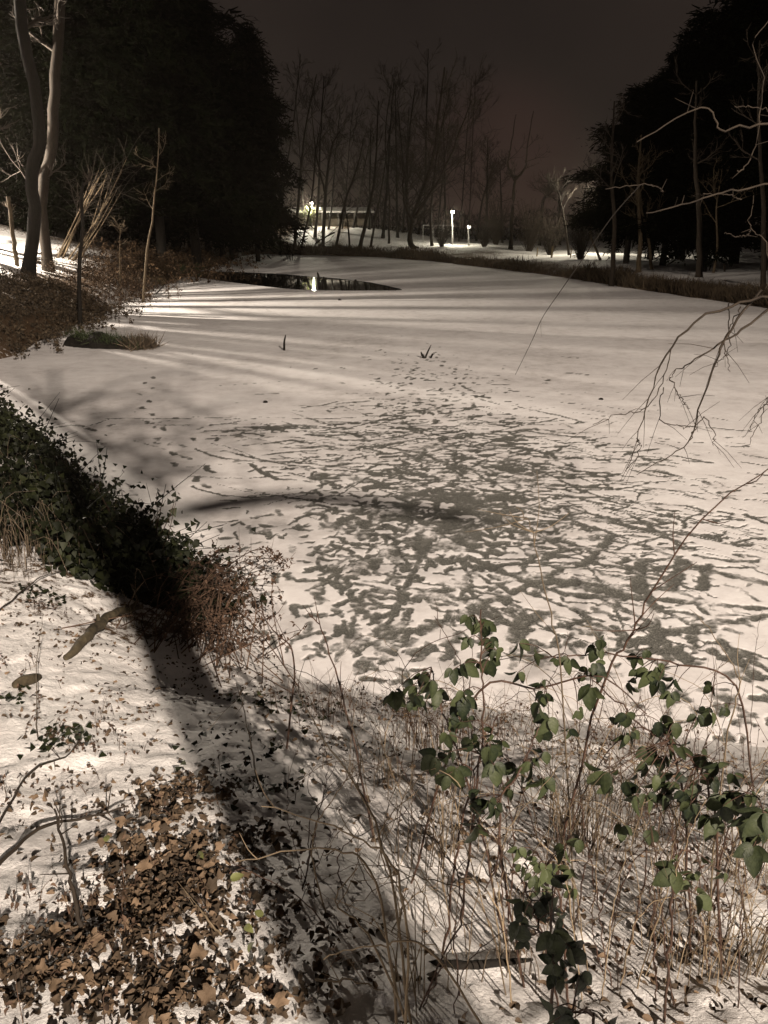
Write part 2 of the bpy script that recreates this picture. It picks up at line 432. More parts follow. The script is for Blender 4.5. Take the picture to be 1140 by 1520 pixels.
scatter(760, 700, 90, 45, 200, (.15, .8), (.04, .11), th=(-.35, .5)); scatter(680, 640, 110, 30, 170, (.15, .9), (.035, .1), th=(.1, .45))
scatter(540, 660, 90, 32, 110, (.2, 1.1), (.04, .11), th=(.05, .5)); scatter(640, 590, 60, 26, 190, (.1, .3), (.05, .1))
scatter(610, 545, 60, 18, 90, (.1, .25), (.05, .09), (.4, .8)); scatter(700, 560, 90, 25, 60, (.1, .3), (.05, .1), (.3, .7))
scatter(950, 780, 140, 50, 110, *mid, th=(-.3, .6)); scatter(960, 880, 120, 55, 70, (.12, .5), (.03, .09)); scatter(1000, 965, 55, 30, 60, (.1, .3), (.05, .11))
scatter(1080, 1060, 60, 35, 50, (.1, .3), (.05, .10)); scatter(850, 950, 80, 40, 40, (.1, .3), (.05, .12)); scatter(1000, 720, 120, 40, 90, *mid, th=(-.4, .4))
scatter(880, 810, 110, 60, 90, (.3, 1.2), (.03, .07), th=(-.5, .5)); scatter(700, 700, 150, 60, 90, (.5, 1.6), (.03, .06), th=(-.15, .5))
scatter(400, 640, 70, 10, 40, (.2, .9), (.04, .1), th=(0, .3)); scatter(440, 700, 45, 30, 40, *big, th=(0, .5)); scatter(375, 790, 25, 12, 14, *big)
scatter(430, 870, 50, 50, 24, (.1, .25), (.05, .09)); scatter(260, 640, 90, 10, 18, *foot); scatter(640, 780, 60, 40, 35, (.2, .5), (.15, .3), (.55, .85))
scatter(560, 520, 200, 30, 60, (.08, .2), (.04, .08), (.3, .6)); scatter(300, 600, 150, 50, 30, (.08, .2), (.04, .08), (.3, .6))
scatter(760, 690, 170, 60, 90, (.7, 2.0), (.018, .036), th=(-.25, .35)); scatter(560, 660, 150, 35, 60, (.7, 2.0), (.018, .035), th=(.08, .3)); scatter(930, 830, 150, 70, 90, (.4, 1.3), (.015, .034), th=(-.5, .5)); scatter(620, 800, 110, 80, 260, (.16, .3), (.04, .085))
def line(pts, w, a=.9):
    P = bez([G(*p) for p in pts], 26)
    for i in range(len(P)-1):
        m_ = (P[i]+P[i+1])/2; d = P[i+1]-P[i]; L_ = math.hypot(d[0], d[1])
        stamp(m_[0], m_[1], L_+w*1.2, w*R.uniform(.8, 1.15), math.atan2(d[1], d[0]), a*R.uniform(.85, 1.1))
for pts, w, a in [
    ([(290, 667), (340, 682), (470, 690), (580, 706)], .07, .9), ([(330, 670), (420, 690)], .07, .9), ([(68, 638), (112, 632), (140, 640)], .10, .9), ([(80, 632), (110, 626)], .06, .8),
    ([(160, 622), (260, 622), (360, 620)], .06, .8), ([(130, 634), (165, 622)], .05, .8), ([(345, 645), (420, 660)], .05, .7), ([(380, 620), (480, 622), (560, 618)], .05, .8),
    ([(430, 612), (520, 640), (600, 655)], .05, .7), ([(560, 600), (640, 650), (760, 690)], .05, .7), ([(760, 603), (820, 615), (870, 628)], .06, .8), ([(785, 608), (860, 625)], .05, .7),
    ([(500, 640), (620, 612), (700, 606)], .05, .8), ([(420, 690), (520, 700), (640, 704)], .06, .8), ([(700, 830), (830, 880), (960, 890), (1140, 905)], .11, .95),
    ([(800, 862), (880, 872), (920, 885)], .24, .95), ([(1000, 830), (1060, 850), (1140, 868)], .12, .9), ([(955, 835), (948, 862), (946, 878)], .14, .95), ([(1015, 835), (1003, 860), (996, 876)], .14, .95),
    ([(1050, 840), (1046, 862), (1040, 876)], .12, .95), ([(905, 800), (875, 830), (860, 840)], .11, .95), ([(760, 880), (800, 862), (830, 850)], .09, .9), ([(1072, 955), (1100, 985), (1120, 1005)], .12, .95),
    ([(810, 800), (900, 840), (1000, 850)], .05, .8), ([(1040, 930), (1090, 925), (1140, 915)], .10, .9), ([(840, 745), (940, 785), (1080, 800)], .05, .8), ([(780, 690), (900, 740), (1030, 752)], .05, .8),
    ([(960, 880), (985, 950), (1020, 985)], .10, .9), ([(700, 905), (780, 935)], .10, .9), ([(540, 880), (520, 940), (500, 980)], .07, .7), ([(640, 800), (600, 880), (560, 960)], .08, .8),
    ([(250, 400), (420, 470)], .05, .5), ([(520, 470), (760, 492), (830, 500)], .06, .45), ([(560, 462), (640, 478)], .05, .5), ([(200, 655), (245, 668)], .06, .6)]:
    line(pts, w, a)
def walk(pts, a=.75, st=.62):
    P = bez([G(*p) for p in pts], 200); acc = 0; k = 0
    for i in range(1, len(P)):
        d = P[i]-P[i-1]; acc += math.hypot(d[0], d[1])
        if acc > st:
            acc = 0; k += 1; th = math.atan2(d[1], d[0]); o = .09*(1 if k % 2 else -1)
            stamp(P[i][0]-math.sin(th)*o+R.normal(0, .04), P[i][1]+math.cos(th)*o+R.normal(0, .04), .27, .10, th+R.normal(0, .15), a*R.uniform(.8, 1.1))
walk([(300, 735), (295, 690), (250, 655), (215, 600), (225, 560)]); walk([(330, 740), (290, 700), (240, 670)])
walk([(560, 640), (580, 580), (620, 540), (640, 520)]); walk([(640, 640), (600, 560), (560, 520), (430, 520)], .5); walk([(700, 620), (680, 560), (650, 530)])
walk([(480, 990), (470, 900), (430, 830), (400, 760)]); walk([(740, 640), (690, 580), (600, 545)]); walk([(1140, 760), (1000, 700), (820, 640)], .6)
# break the marks up with grain so that their edges crumble
gr = fbm(IX*9, IY*9, 4, .7); gl = fbm(IX*2.6+3, IY*2.6, 3, .6)
bare = bare*np.clip(2.15-1.6*gr-.9*gl, 0, 1.3)+.2*(gr-.5)*(bare > .02)
IZ = .012*(1-np.clip(bare, 0, 1))+.010*(fbm(IX*1.7, IY*2.6, 4)-.5)+.035*(fbm(IX*.35+9, IY*.5, 2)-.5)*sstep(12, 22, IY)+.02*bare*(1-bare)*(gr > .5)
WATER = [(270, 402), (320, 403), (400, 406), (470, 411), (540, 418), (585, 427), (596, 431), (560, 432), (500, 431.5), (430, 429), (350, 420), (280, 410)]
WP = bez([G(*p) for p in WATER+WATER[:1]], 80)[:-1, :2]
def inpoly(P, x, y):
    ins = np.zeros(x.shape, bool); n = len(P)
    for i in range(n):
        ax, ay = P[i]; bx, by = P[(i+1) % n]
        c = (ay > y) != (by > y); ins ^= c & (x < (bx-ax)*(y-ay)/((by-ay) or 1e-9)+ax)
    return ins
nyi, nxi = IX.shape
idx = np.arange(nyi*nxi).reshape(nyi, nxi)
mx_, my_ = (IX[:-1, :-1]+IX[1:, 1:])/2, (IY[:-1, :-1]+IY[1:, 1:])/2
keep = (sdist(mx_, my_) < .7) & ~inpoly(WP, mx_, my_)
q = np.stack([idx[:-1, :-1], idx[:-1, 1:], idx[1:, 1:], idx[1:, :-1]], -1)[keep]
g = MB(); g.add(np.stack([IX, IY, IZ], -1).reshape(-1, 3), q)
tag(g.build('pond_ice', M['ice'], bare=bare.ravel()), kind='structure')
g = MB(); c = WP.mean(0)
big_ = np.concatenate([[[c[0], c[1], -.012]], np.c_[(WP-c)*1.12+c, np.full(len(WP), -.012)]]); k = len(WP)
g.add(big_, np.array([(0, 1+i, 1+(i+1) % k) for i in range(k)]))
tag(g.build('open_water', M['water'], smooth=False), kind='structure')

# ================================================================== SKY
w = bpy.data.worlds.new('World'); SC.world = w; w.use_nodes = True
t = w.node_tree; L = t.links.new; bg = t.nodes['Background']
tc = N(t, 'ShaderNodeTexCoord'); sx = N(t, 'ShaderNodeSeparateXYZ'); L(tc.outputs['Generated'], sx.inputs[0])
r = ramp(t, sx.outputs[2], [(0, (.023, .0175, .0135)), (.06, (.0195, .015, .0122)), (.2, (.0165, .0125, .0105)), (.7, (.012, .010, .009))])
no = N(t, 'ShaderNodeTexNoise', Scale=2.2, Detail=4.0); L(tc.outputs['Generated'], no.inputs['Vector'])
cr = ramp(t, no.outputs[0], [(.3, (.72, .72, .74)), (.7, (1.22, 1.18, 1.15))])
mu = N(t, 'ShaderNodeMix', data_type='RGBA', blend_type='MULTIPLY'); mu.inputs[0].default_value = 1
dv = N(t, 'ShaderNodeVectorMath', operation='DOT_PRODUCT'); L(tc.outputs['Generated'], dv.inputs[0]); dv.inputs[1].default_value = (.135, .989, .055)
gw = N(t, 'ShaderNodeMapRange'); gw.interpolation_type = 'SMOOTHSTEP'; L(dv.outputs['Value'], gw.inputs[0]); gw.inputs[1].default_value = .992; gw.inputs[2].default_value = 1.0
ga = N(t, 'ShaderNodeMix', data_type='RGBA', blend_type='ADD'); L(gw.outputs[0], ga.inputs[0]); L(r.outputs[0], ga.inputs[6]); ga.inputs[7].default_value = (.009, .0025, .002, 1)
L(ga.outputs[2], mu.inputs[6]); L(cr.outputs[0], mu.inputs[7]); L(mu.outputs[2], bg.inputs[0]); bg.inputs[1].default_value = 1.35

# ================================================================== LAMPS
def light(name, loc, e, c, rad, spot=None, tgt=None, blend=.6):
    l = bpy.data.lights.new(name, 'SPOT' if spot else 'POINT'); l.energy = e; l.color = c; l.shadow_soft_size = rad
    o = bpy.data.objects.new(name, l); COL.objects.link(o); o.location = loc
    if spot:
        l.spot_size = RAD(spot); l.spot_blend = blend
        o.rotation_euler = (Vector(tgt)-Vector(loc)).to_track_quat('-Z', 'Y').to_euler()
    return o
LA = np.array([14.5, -30, 24.0])
light('path_lamp_light', LA, 182000, (1, .845, .70), .26, 60, (5.0, 4, 0), 1.0)
LB = np.array([-21.5, 36, 7.6])
light('bank_lamp_light', LB, 30000, (1, .87, .72), .085)
light('fill_light', (-16, -22, 9.0), 5000, (1, .86, .77), .3)  # unseen fill lamp, added to lift the foreground shadows

def street_lamp(px, pbase, ptop, Y, label, power, mat_='lamp', lean=0, glow=True):
    top = At(px+lean, ptop, Y); x = At(px, pbase, Y)[0]; z0 = hz(x, Y)
    root = empty('street_lamp', (x, Y, z0), label, 'street lamp', 'lit street lamps beyond the far shore')
    hgt_ = top[2]-z0
    m = MB(); m.tube([(0, 0, -.3), (0, 0, .9), (0, 0, .95), (top[0]-x, 0, hgt_-.1)], [.11, .11, .075, .05], 8, cap=True); m.build('pole', M['metal'], root)
    m = MB(); a = bez([(top[0]-x, 0, hgt_-.1), (top[0]-x, -.15, hgt_+.12), (top[0]-x, -.55, hgt_+.16)], 8); m.tube(a, .035, 6, cap=True); m.build('arm', M['metal'], root)
    m = MB(); c = a[-1]; m.tube([c+(0, .1, .03), c+(0, -.1, .06), c+(0, -.5, .04), c+(0, -.62, 0)], [.05, .12, .11, .03], 8, cap=True); m.build('lantern_housing', M['metal'], root)
    m = MB(); m.tube([c+(0, -.04, -.03), c+(0, -.1, -.06), c+(0, -.45, -.06), c+(0, -.55, -.03)], [.08, .19, .19, .08], 8, cap=True); m.build('lantern_glass', M[mat_], root)
    if power: light('lantern_light', (top[0], Y-.9, top[2]-.1), power, (1, .92, .72), .12)
    return root
street_lamp(671, 376, 316, 100, 'tall bright street lamp on a slim pole, brightest light on the far shore', 1800)
street_lamp(463, 352, 303, 122, 'bright street lamp behind the snowy mound, next to the lit yellow-green tree', 10000)
street_lamp(391, 350, 270, 126, 'small bright lamp high among the trunks at the edge of the dark conifers', 250, 'lamp_dim')
street_lamp(374, 350, 297, 126, 'small lower lamp glimmering just inside the left edge of the dark conifers', 60, 'lamp_dim')
street_lamp(695, 377, 338, 98, 'dim short lamp post just right of the tall bright street lamp', 60, 'lamp_dim')
light('park_lamp_light', (19, 76, 6.0), 3000, (1, .90, .70), .12)

# ================================================================== TREES
def limbs(mb, P, rad, n, tmin, L_, up=.6, sub=5, twig=4, rtw=.012, spread=1.0):
    """bare limbs, branches and twigs off a trunk path P"""
    k = len(P)
    for _ in range(n):
        t = R.uniform(tmin, 1)**.8; i = min(int(t*(k-1)), k-2); b = P[i]
        a = R.uniform(0, 2*math.pi); el = R.uniform(.3, 1.1)*up+.2
        d = np.array([math.cos(a)*math.cos(el)*spread, math.sin(a)*math.cos(el)*spread, math.sin(el)])
        L0 = L_*(1.15-.6*t)*R.uniform(.6, 1.2); r0 = max(rad[i]*.45, rtw*1.6)
        Q = [b]; 
        for s in range(5):
            d = d+R.normal(0, .13, 3)+np.array([0, 0, .07]); d /= np.linalg.norm(d); Q.append(Q[-1]+d*L0/5)
        Q = np.array(Q); mb.tube(Q, np.linspace(r0, rtw, 6), 4)
        for _ in range(sub):
            j = R.integers(1, 6); e = (Q[j]-Q[j-1]); e = e/np.linalg.norm(e)+R.normal(0, .55, 3)+(0, 0, .15); e /= np.linalg.norm(e)
            L1 = L0*R.uniform(.25, .5); S = [Q[j]]
            for s in range(4):
                e = e+R.normal(0, .15, 3)+(0, 0, .05); e /= np.linalg.norm(e); S.append(S[-1]+e*L1/4)
            S = np.array(S); mb.tube(S, np.linspace(max(r0*.4, rtw*1.3), rtw*.7, 5), 3)
            for _ in range(twig):
                m_ = R.integers(1, 5); f = (S[m_]-S[m_-1]); f = f/np.linalg.norm(f)+R.normal(0, .6, 3); f /= np.linalg.norm(f)
                mb.tube([S[m_], S[m_]+f*L1*.25, S[m_]+f*L1*.5+(0, 0, L1*.08)], [rtw, rtw*.8, rtw*.5], 3)

def bare_tree(paths, Y, r0, label, cat='bare tree', nl=10, L_=3.5, group=None, m='bark', sub=5, twig=4, rtw=.018, tmin=.35, name='bare_tree', jit=.4, up=.6, rtop=.25):
    """paths: pixel polylines of the trunk and its forks at distance Y"""
    b = At(*paths[0][0], Y); z0 = hz(b[0], Y); base = np.array([b[0], Y, z0])
    root = empty(name, base, label, cat, group)
    tr = MB(); cr = MB()
    for n_, pa in enumerate(paths):
        P = [At(px, py, Y+(0 if i == 0 else R.normal(0, jit))) for i, (px, py) in enumerate(pa)]
        if n_ == 0: P[0][2] = z0-.25
        P = bez(P, 16); P[1:-1] += R.normal(0, r0*.12, (14, 3))
        rs = r0 if n_ == 0 else r0*.55
        rad = rs*np.linspace(1, rtop, 16); 
        if n_ == 0: rad[0] *= 1.35
        tr.tube(P, rad, 8); limbs(cr, P, rad, nl if n_ == 0 else max(nl//2, 2), tmin if n_ == 0 else .2, L_, up, sub, twig, rtw)
    tr.build('trunk', M[m], root, base); cr.build('crown', M['twig' if m != 'bark_pale' else m], root, base)
    return root

# bare trees along the far shore
bare_tree([[(414, 372), (420, 290), (436, 180), (446, 80)]], 93, .13, 'slender bare tree closest to the dark conifers on the far shore', nl=12)
bare_tree([[(436, 372), (444, 290), (452, 200), (470, 110)]], 95, .20, 'straight bare trunk left of the yellow-green lit tree', nl=12)
bare_tree([[(446, 372), (462, 300), (470, 220), (484, 130)]], 97, .13, 'thin bare trunk directly beside the straight one, left of the lit tree')
bare_tree([[(478, 368), (484, 280), (492, 220), (505, 195)], [(484, 290), (470, 230), (462, 160)]], 94, .22, 'forked bare trunk standing just right of the far street lamp', nl=12)
bare_tree([[(497, 345), (512, 300), (530, 250), (540, 205)], [(497, 345), (470, 360), (466, 372)]], 93, .17, 'bare trunk leaning strongly to the right above the pavilion roof')
bare_tree([[(519, 372), (516, 330), (508, 295), (503, 285)]], 93, .12, 'short bare sapling bending left in front of the pavilion', nl=5, L_=2)
bare_tree([[(533, 374), (545, 320), (556, 260), (562, 150)]], 94, .24, 'dark tall trunk at the right end of the pavilion', nl=14)
bare_tree([[(550, 374), (556, 330), (566, 280), (580, 180)]], 96, .16, 'thinner dark trunk just right of the pavilion end')
bare_tree([[(577, 374), (578, 300), (572, 200), (584, 110)]], 100, .14, 'slim bare tree midway between pavilion and willow clump')
bare_tree([[(612, 374), (604, 300), (606, 220), (616, 130)], [(605, 290), (596, 220), (590, 150)]], 96, .22, 'bare tree with two upright stems left of the leaning willow', nl=14)
bare_tree([[(618, 384), (608, 358), (614, 320), (640, 240), (660, 100)], [(614, 330), (600, 300), (598, 240)], [(618, 320), (660, 250), (700, 150)]], 90, .34, 'broad many-branched willow on the shore left of the tall bright lamp', 'willow', nl=26, L_=5.5, name='willow_tree', sub=7, twig=5)
bare_tree([[(641, 374), (640, 310), (650, 220), (668, 130)]], 98, .18, 'slender bare tree behind the willow clump', nl=14, L_=4.5)
bare_tree([[(757, 378), (760, 320), (765, 266), (764, 262)], [(764, 268), (754, 245), (758, 220), (766, 170)], [(766, 266), (780, 248), (781, 230), (792, 165)]], 88, .25, 'bare tree whose trunk forks into a tuning-fork shape, right of the two lamps', nl=4, L_=3, tmin=.8)
bare_tree([[(845, 384), (838, 330), (830, 290), (822, 270)]], 76, .12, 'small leaning tree over the bright snow strip on the right bank', nl=12, L_=2.4)
bare_tree([[(892, 395), (876, 345), (880, 320), (872, 300)]], 64, .10, 'crooked little bare tree at the right end of the bright snow strip', nl=9, L_=2.2, m='bark_pale')

for i in range(22):
    px = [412, 425, 455, 468, 488, 508, 524, 548, 568, 590, 598, 628, 648, 662, 680, 694, 706, 722, 745, 800, 830, 862][i]; Yt = R.uniform(104, 124); tp = R.uniform(70, 200) if px < 700 else R.uniform(190, 290); ln = R.normal(8, 14)
    bare_tree([[(px, 372), (px+ln*.3, 300), (px+ln*.6, (300+tp)/2), (px+ln, tp)]], Yt, R.uniform(.10, .24), 'dim bare tree in the dense screen of trees beyond the far shore', nl=16, L_=5 if px < 700 else 3, m='bark_dark', sub=7, twig=5, rtw=.016, tmin=.25, group='background screen of bare trees')
def bush(px, Y, w_, h_, label, n=60, m='twig', rt=.014, name='bare_bush'):
    x = At(px, 380, Y)[0]; z0 = hz(x, Y); b = np.array([x, Y, z0])
    root = empty(name, b, label, 'bush', 'bare bushes along the far shore')
    st = MB(); tw = MB()
    for _ in range(n):
        a = R.uniform(0, 6.283); d = np.array([math.cos(a)*w_*R.uniform(.1, .5), math.sin(a)*w_*.4*R.uniform(.2, 1), h_*R.uniform(.4, 1)])
        P = bez([b+(d[0]*.1, d[1]*.1, -.1), b+d*(.5, .5, .62)+R.normal(0, .08, 3), b+d], 6); st.tube(P, np.linspace(rt*2, rt, 6), 3)
        for _ in range(7):
            i = R.integers(1, 6); f = R.normal(0, 1, 3)+(0, 0, .5); f *= h_*.16*R.uniform(.5, 1.4)/np.linalg.norm(f)
            tw.tube([P[i], P[i]+f*.5+R.normal(0, .03, 3), P[i]+f], [rt, rt*.8, rt*.6], 3)
    st.build('stems', M[m], root, b); tw.build('twigs', M[m], root, b)
bush(718, 96, 3.2, 3.0, 'low bare bush between the dim lamp post and the fork-trunk tree')
bush(735, 104, 5, 6.0, 'rounded bare bush under the reddish glow, left of the fork-trunk tree', 90)
bush(785, 84, 5, 4.8, 'twiggy bush immediately right of the fork-trunk tree', 80)
bush(816, 78, 3.6, 3.6, 'bush with pale twig ends catching lamp light above the bright snow strip', 80, 'bark', .012)
bush(862, 68, 3.4, 3.4, 'pale tangled bush at the right half of the bright snow strip', 80, 'bark', .012)
bush(655, 97, 3.0, 3.2, 'small bare bush at the foot of the tall bright street lamp', 50)

# the yellow-green lit tree by the far lamp
b = At(460, 352, 121); z0 = hz(b[0], 121); b[2] = z0
root = empty('pollard_tree', b, 'short pollarded tree lit yellow-green under the far street lamp', 'tree')
m_ = MB(); m_.tube([b-(0, 0, .3), At(460, 335, 121), At(461, 320, 121)], [.3, .26, .24], 8); m_.build('trunk', M['evergreen'], root, b)
m_ = MB()
for q in ([(461, 322), (456, 312), (454, 305)], [(461, 322), (465, 314), (463, 308)]):
    m_.tube(bez([At(*p, 121) for p in q], 6), [.22, .2, .17, .14, .1, .05], 6)
P_ = np.concatenate([At(460, 318, 121)+R.normal(0, 1, (500, 3))*(.55, .4, .55)]); m_.leaves(*TRI, P_, runit(500), runit(500), .22)
m_.build('crown', M['green_leaf'], root, b)

# ---- dark evergreens (needle clumps on drooping boughs)
def conifer(h_, rb, r0, nb, dens, tmin=.12, m='needles', ragged=.5, ex=1.6):
    root = empty('conifer', (0, 0, 0), 'x', 'conifer')
    P = bez([(0, 0, -.5), (R.normal(0, .15), R.normal(0, .15), h_*.5), (0, 0, h_)], 12)
    tr = MB(); tr.tube(P, r0*np.linspace(1, .12, 12), 9); tr.build('trunk', M['bark_dark'], root)
    cr = MB(); pos = []; ax = []
    for _ in range(nb):
        t = R.uniform(tmin, 1); z = h_*t; L0 = rb*(1-((t-tmin)/(1-tmin))**ex)*R.uniform(1-ragged, 1+ragged*.5)+.4
        a = R.uniform(0, 6.283); d = np.array([math.cos(a), math.sin(a), R.uniform(-.3, .5)])
        Q = [np.array([0, 0, z])]
        for s in range(4): d = d+(0, 0, -.10)+R.normal(0, .08, 3); Q.append(Q[-1]+d*L0/4)
        Q = np.array(Q); cr.tube(Q, np.linspace(.06, .015, 5), 3, rnd=.0)
        n = int(dens*L0); k = R.uniform(.2, 1, n)*4-1e-3; i = k.astype(int); c = Q[i]+(Q[i+1]-Q[i])*(k-i)[:, None]
        pos.append(c+R.normal(0, 1, (n, 3))*(.34, .34, .20)); ax.append(np.tile(d, (n, 1))+R.normal(0, .6, (n, 3)))
    pos = np.concatenate(pos); ax = np.concatenate(ax)
    pos = np.concatenate([pos, pos+R.normal(0, .25, pos.shape)]); ax = np.concatenate([ax, ax]); cr.leaves(*NEEDLE, pos, ax+R.normal(0, .3, ax.shape), runit(len(pos)), R.uniform(.2, .6, len(pos))); cr.build('crown', M[m], root)
    return root
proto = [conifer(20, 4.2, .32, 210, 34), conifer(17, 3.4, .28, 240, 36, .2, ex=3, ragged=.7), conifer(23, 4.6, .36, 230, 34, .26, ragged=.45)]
def place(k, px, Y, ppx_top, label, rz, wide=1.0, used=set(), group='dark conifers along the left bank'):
    """stand conifer k so that it grows from the ground at distance Y and reaches the height seen in the photo"""
    x = At(px, 380, Y)[0]; z0 = hz(x, Y); top = At(px, ppx_top, Y)[2]; s = (top-z0)/(20, 17, 23)[k]
    if k in used: o = dup(proto[k], (x, Y, z0), rz, (s*wide, s*wide, s), label, group)
    else:
        o = proto[k]; used.add(k); o.location = (x, Y, z0); o.rotation_euler = (0, 0, rz); o.scale = (s*wide, s*wide, s); o['label'] = label; o['group'] = group
    return o
deep = 'black conifer deep in the unlit wood on the left bank'
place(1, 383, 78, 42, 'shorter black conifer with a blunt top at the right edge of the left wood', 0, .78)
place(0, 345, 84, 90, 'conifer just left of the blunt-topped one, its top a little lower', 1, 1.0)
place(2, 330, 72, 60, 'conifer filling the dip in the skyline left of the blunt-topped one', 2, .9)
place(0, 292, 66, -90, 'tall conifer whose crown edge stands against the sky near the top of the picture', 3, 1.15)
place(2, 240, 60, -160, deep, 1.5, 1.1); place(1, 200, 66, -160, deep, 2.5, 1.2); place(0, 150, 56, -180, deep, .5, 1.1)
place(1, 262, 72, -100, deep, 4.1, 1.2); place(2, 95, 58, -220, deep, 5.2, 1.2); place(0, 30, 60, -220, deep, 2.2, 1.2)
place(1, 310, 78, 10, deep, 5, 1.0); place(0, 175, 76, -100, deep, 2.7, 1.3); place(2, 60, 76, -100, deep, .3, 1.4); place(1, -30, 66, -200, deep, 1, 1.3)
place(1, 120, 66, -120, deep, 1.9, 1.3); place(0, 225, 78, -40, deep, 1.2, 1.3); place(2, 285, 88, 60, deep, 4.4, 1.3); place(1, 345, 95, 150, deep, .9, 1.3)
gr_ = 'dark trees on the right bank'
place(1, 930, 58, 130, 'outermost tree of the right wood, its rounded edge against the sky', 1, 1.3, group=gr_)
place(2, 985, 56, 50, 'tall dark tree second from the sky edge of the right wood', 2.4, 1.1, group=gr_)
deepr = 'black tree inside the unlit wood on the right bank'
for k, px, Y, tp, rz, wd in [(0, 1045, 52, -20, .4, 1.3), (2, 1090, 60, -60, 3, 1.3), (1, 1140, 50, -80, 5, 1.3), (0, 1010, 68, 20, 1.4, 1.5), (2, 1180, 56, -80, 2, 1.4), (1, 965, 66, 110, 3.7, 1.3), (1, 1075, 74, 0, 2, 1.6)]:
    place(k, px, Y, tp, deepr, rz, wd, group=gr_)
# slim bare trunks below the crowns of the right bank
for px, pb, tpx, tp, Y, r_, lab in [
    (908, 430, 912, 150, 47, .16, 'dark straight trunk rising from the right bank at the edge of the wood'),
    (945, 425, 952, 200, 50, .17, 'slightly paler trunk second from the left on the right bank'),
    (966, 420, 948, 240, 52, .12, 'thin trunk crossing behind the paler one on the right bank'),
    (1036, 430, 1034, 120, 46, .2, 'thick dark trunk in the middle of the right bank'),
    (1056, 425, 1072, 250, 48, .09, 'thin pale leaning stem behind the snow patch on the right bank'),
    (1132, 440, 1128, 60, 38, .14, 'trunk at the right edge of the picture on the right bank')]:
    bare_tree([[(px, pb), ((px*2+tpx)/3+3, (pb*2+tp)/3), ((px+tpx*2)/3-3, (pb+tp*2)/3), (tpx, tp)]], Y, r_, lab, nl=7, L_=2.4, m='bark_pale' if 'pale' in lab else 'bark', tmin=.4, name='bank_tree', cat='tree', jit=.2)

# ---- the left bank
bare_tree([[(40, 408), (48, 350), (50, 300), (48, 250), (60, 205), (50, 130), (34, 50), (22, -60)]], 33, .27, 'thick dark tree leaning left at the top of the snowy left bank', 'tree', nl=3, L_=4, tmin=.85, jit=.05, m='bark_dark', name='leaning_tree', rtop=.8)
bare_tree([[(66, 368), (62, 320), (68, 260), (78, 200), (80, 140), (86, 60), (90, -60)], [(64, 330), (58, 285), (56, 250)]], 37, .25, 'stout tree with lamp-lit bark right behind the leaning dark trunk', 'tree', nl=4, L_=3, m='bark', jit=.05, tmin=.8, name='lit_tree', rtop=.9)
bare_tree([[(112, 455), (118, 400), (122, 340), (121, 295), (124, 270)]], 27.5, .075, 'slim dark sapling at the foot of the left bank, in front of the leaning stakes', 'sapling', nl=6, L_=1.5, jit=.05, name='sapling', m='bark_dark', rtw=.01, rtop=.6)
bare_tree([[(22, 378), (18, 340), (12, 292)]], 34, .10, 'short broken-topped post-like stem left of the leaning dark tree', 'sapling', nl=2, L_=.8, jit=.03, name='sapling', m='bark_pale', rtop=.8, rtw=.01)
bare_tree([[(204, 412), (218, 372), (226, 330), (228, 300), (234, 250), (236, 190)]], 37, .06, 'thin pale sapling curving up right of the brush on the left bank', 'sapling', nl=6, L_=1.4, jit=.05, name='sapling', m='bark_pale', rtw=.01, rtop=.35)
bare_tree([[(172, 385), (178, 350), (184, 330)]], 38, .035, 'small lit shoot between the leaning stakes and the curving sapling', 'sapling', nl=5, L_=1.0, jit=.05, name='sapling', m='bark_pale', rtw=.009)
for i in range(54):
    Yt = R.uniform(23, 38) if i % 3 else R.uniform(23, 29); xt = -Yt*.52-R.uniform(.3, 1.6); px = CX+F*xt/(Yt*CP+(H-2)*SP)
    bare_tree([[(px, 420), (px+R.normal(0, 8), 330), (px+R.normal(0, 14), 200), (px+R.normal(0, 30), -40)]], Yt, R.uniform(.035, .15), 'bare trunk just beyond the left edge, one of those striping the ice with shadows', 'tree', nl=4, L_=2, m='bark', jit=.05, tmin=.5, name='bank_tree', rtop=.7, group='trees in front of the left bank lamp')
# a hazel stool: lit leaning rods with a spray of fine branches
b = T(97, 384); root = empty('hazel_stool', b, 'clump of straight leaning rods with fine side branches, lit on the left bank', 'bush')
st = MB(); tw = MB()
for _ in range(17):
    p0 = At(R.uniform(82, 118), R.uniform(376, 388), b[1]+R.uniform(-.6, .6)); p0[2] = hz(p0[0], p0[1])-.1
    p1 = At(p0[0]/p0[1]*F*1.0+CX+R.uniform(18, 50), R.uniform(235, 300), b[1]+R.uniform(-.8, .8))
    P = bez([p0, (p0+p1)/2+R.normal(0, .1, 3), p1], 10); st.tube(P, np.linspace(.045, .015, 10), 5)
    for _ in range(9):
        i = R.integers(4, 10); f = np.array([R.uniform(-.3, 1.0), R.normal(0, .4), R.uniform(-.1, .7)]); f *= R.uniform(.5, 2.2)/np.linalg.norm(f)
        tw.tube(bez([P[i], P[i]+f*.5+(0, 0, .1), P[i]+f+(0, 0, -.05)], 5), np.linspace(.014, .006, 5), 3)
st.build('rods', M['bark_pale'], root, b); tw.build('twigs', M['bark'], root, b)

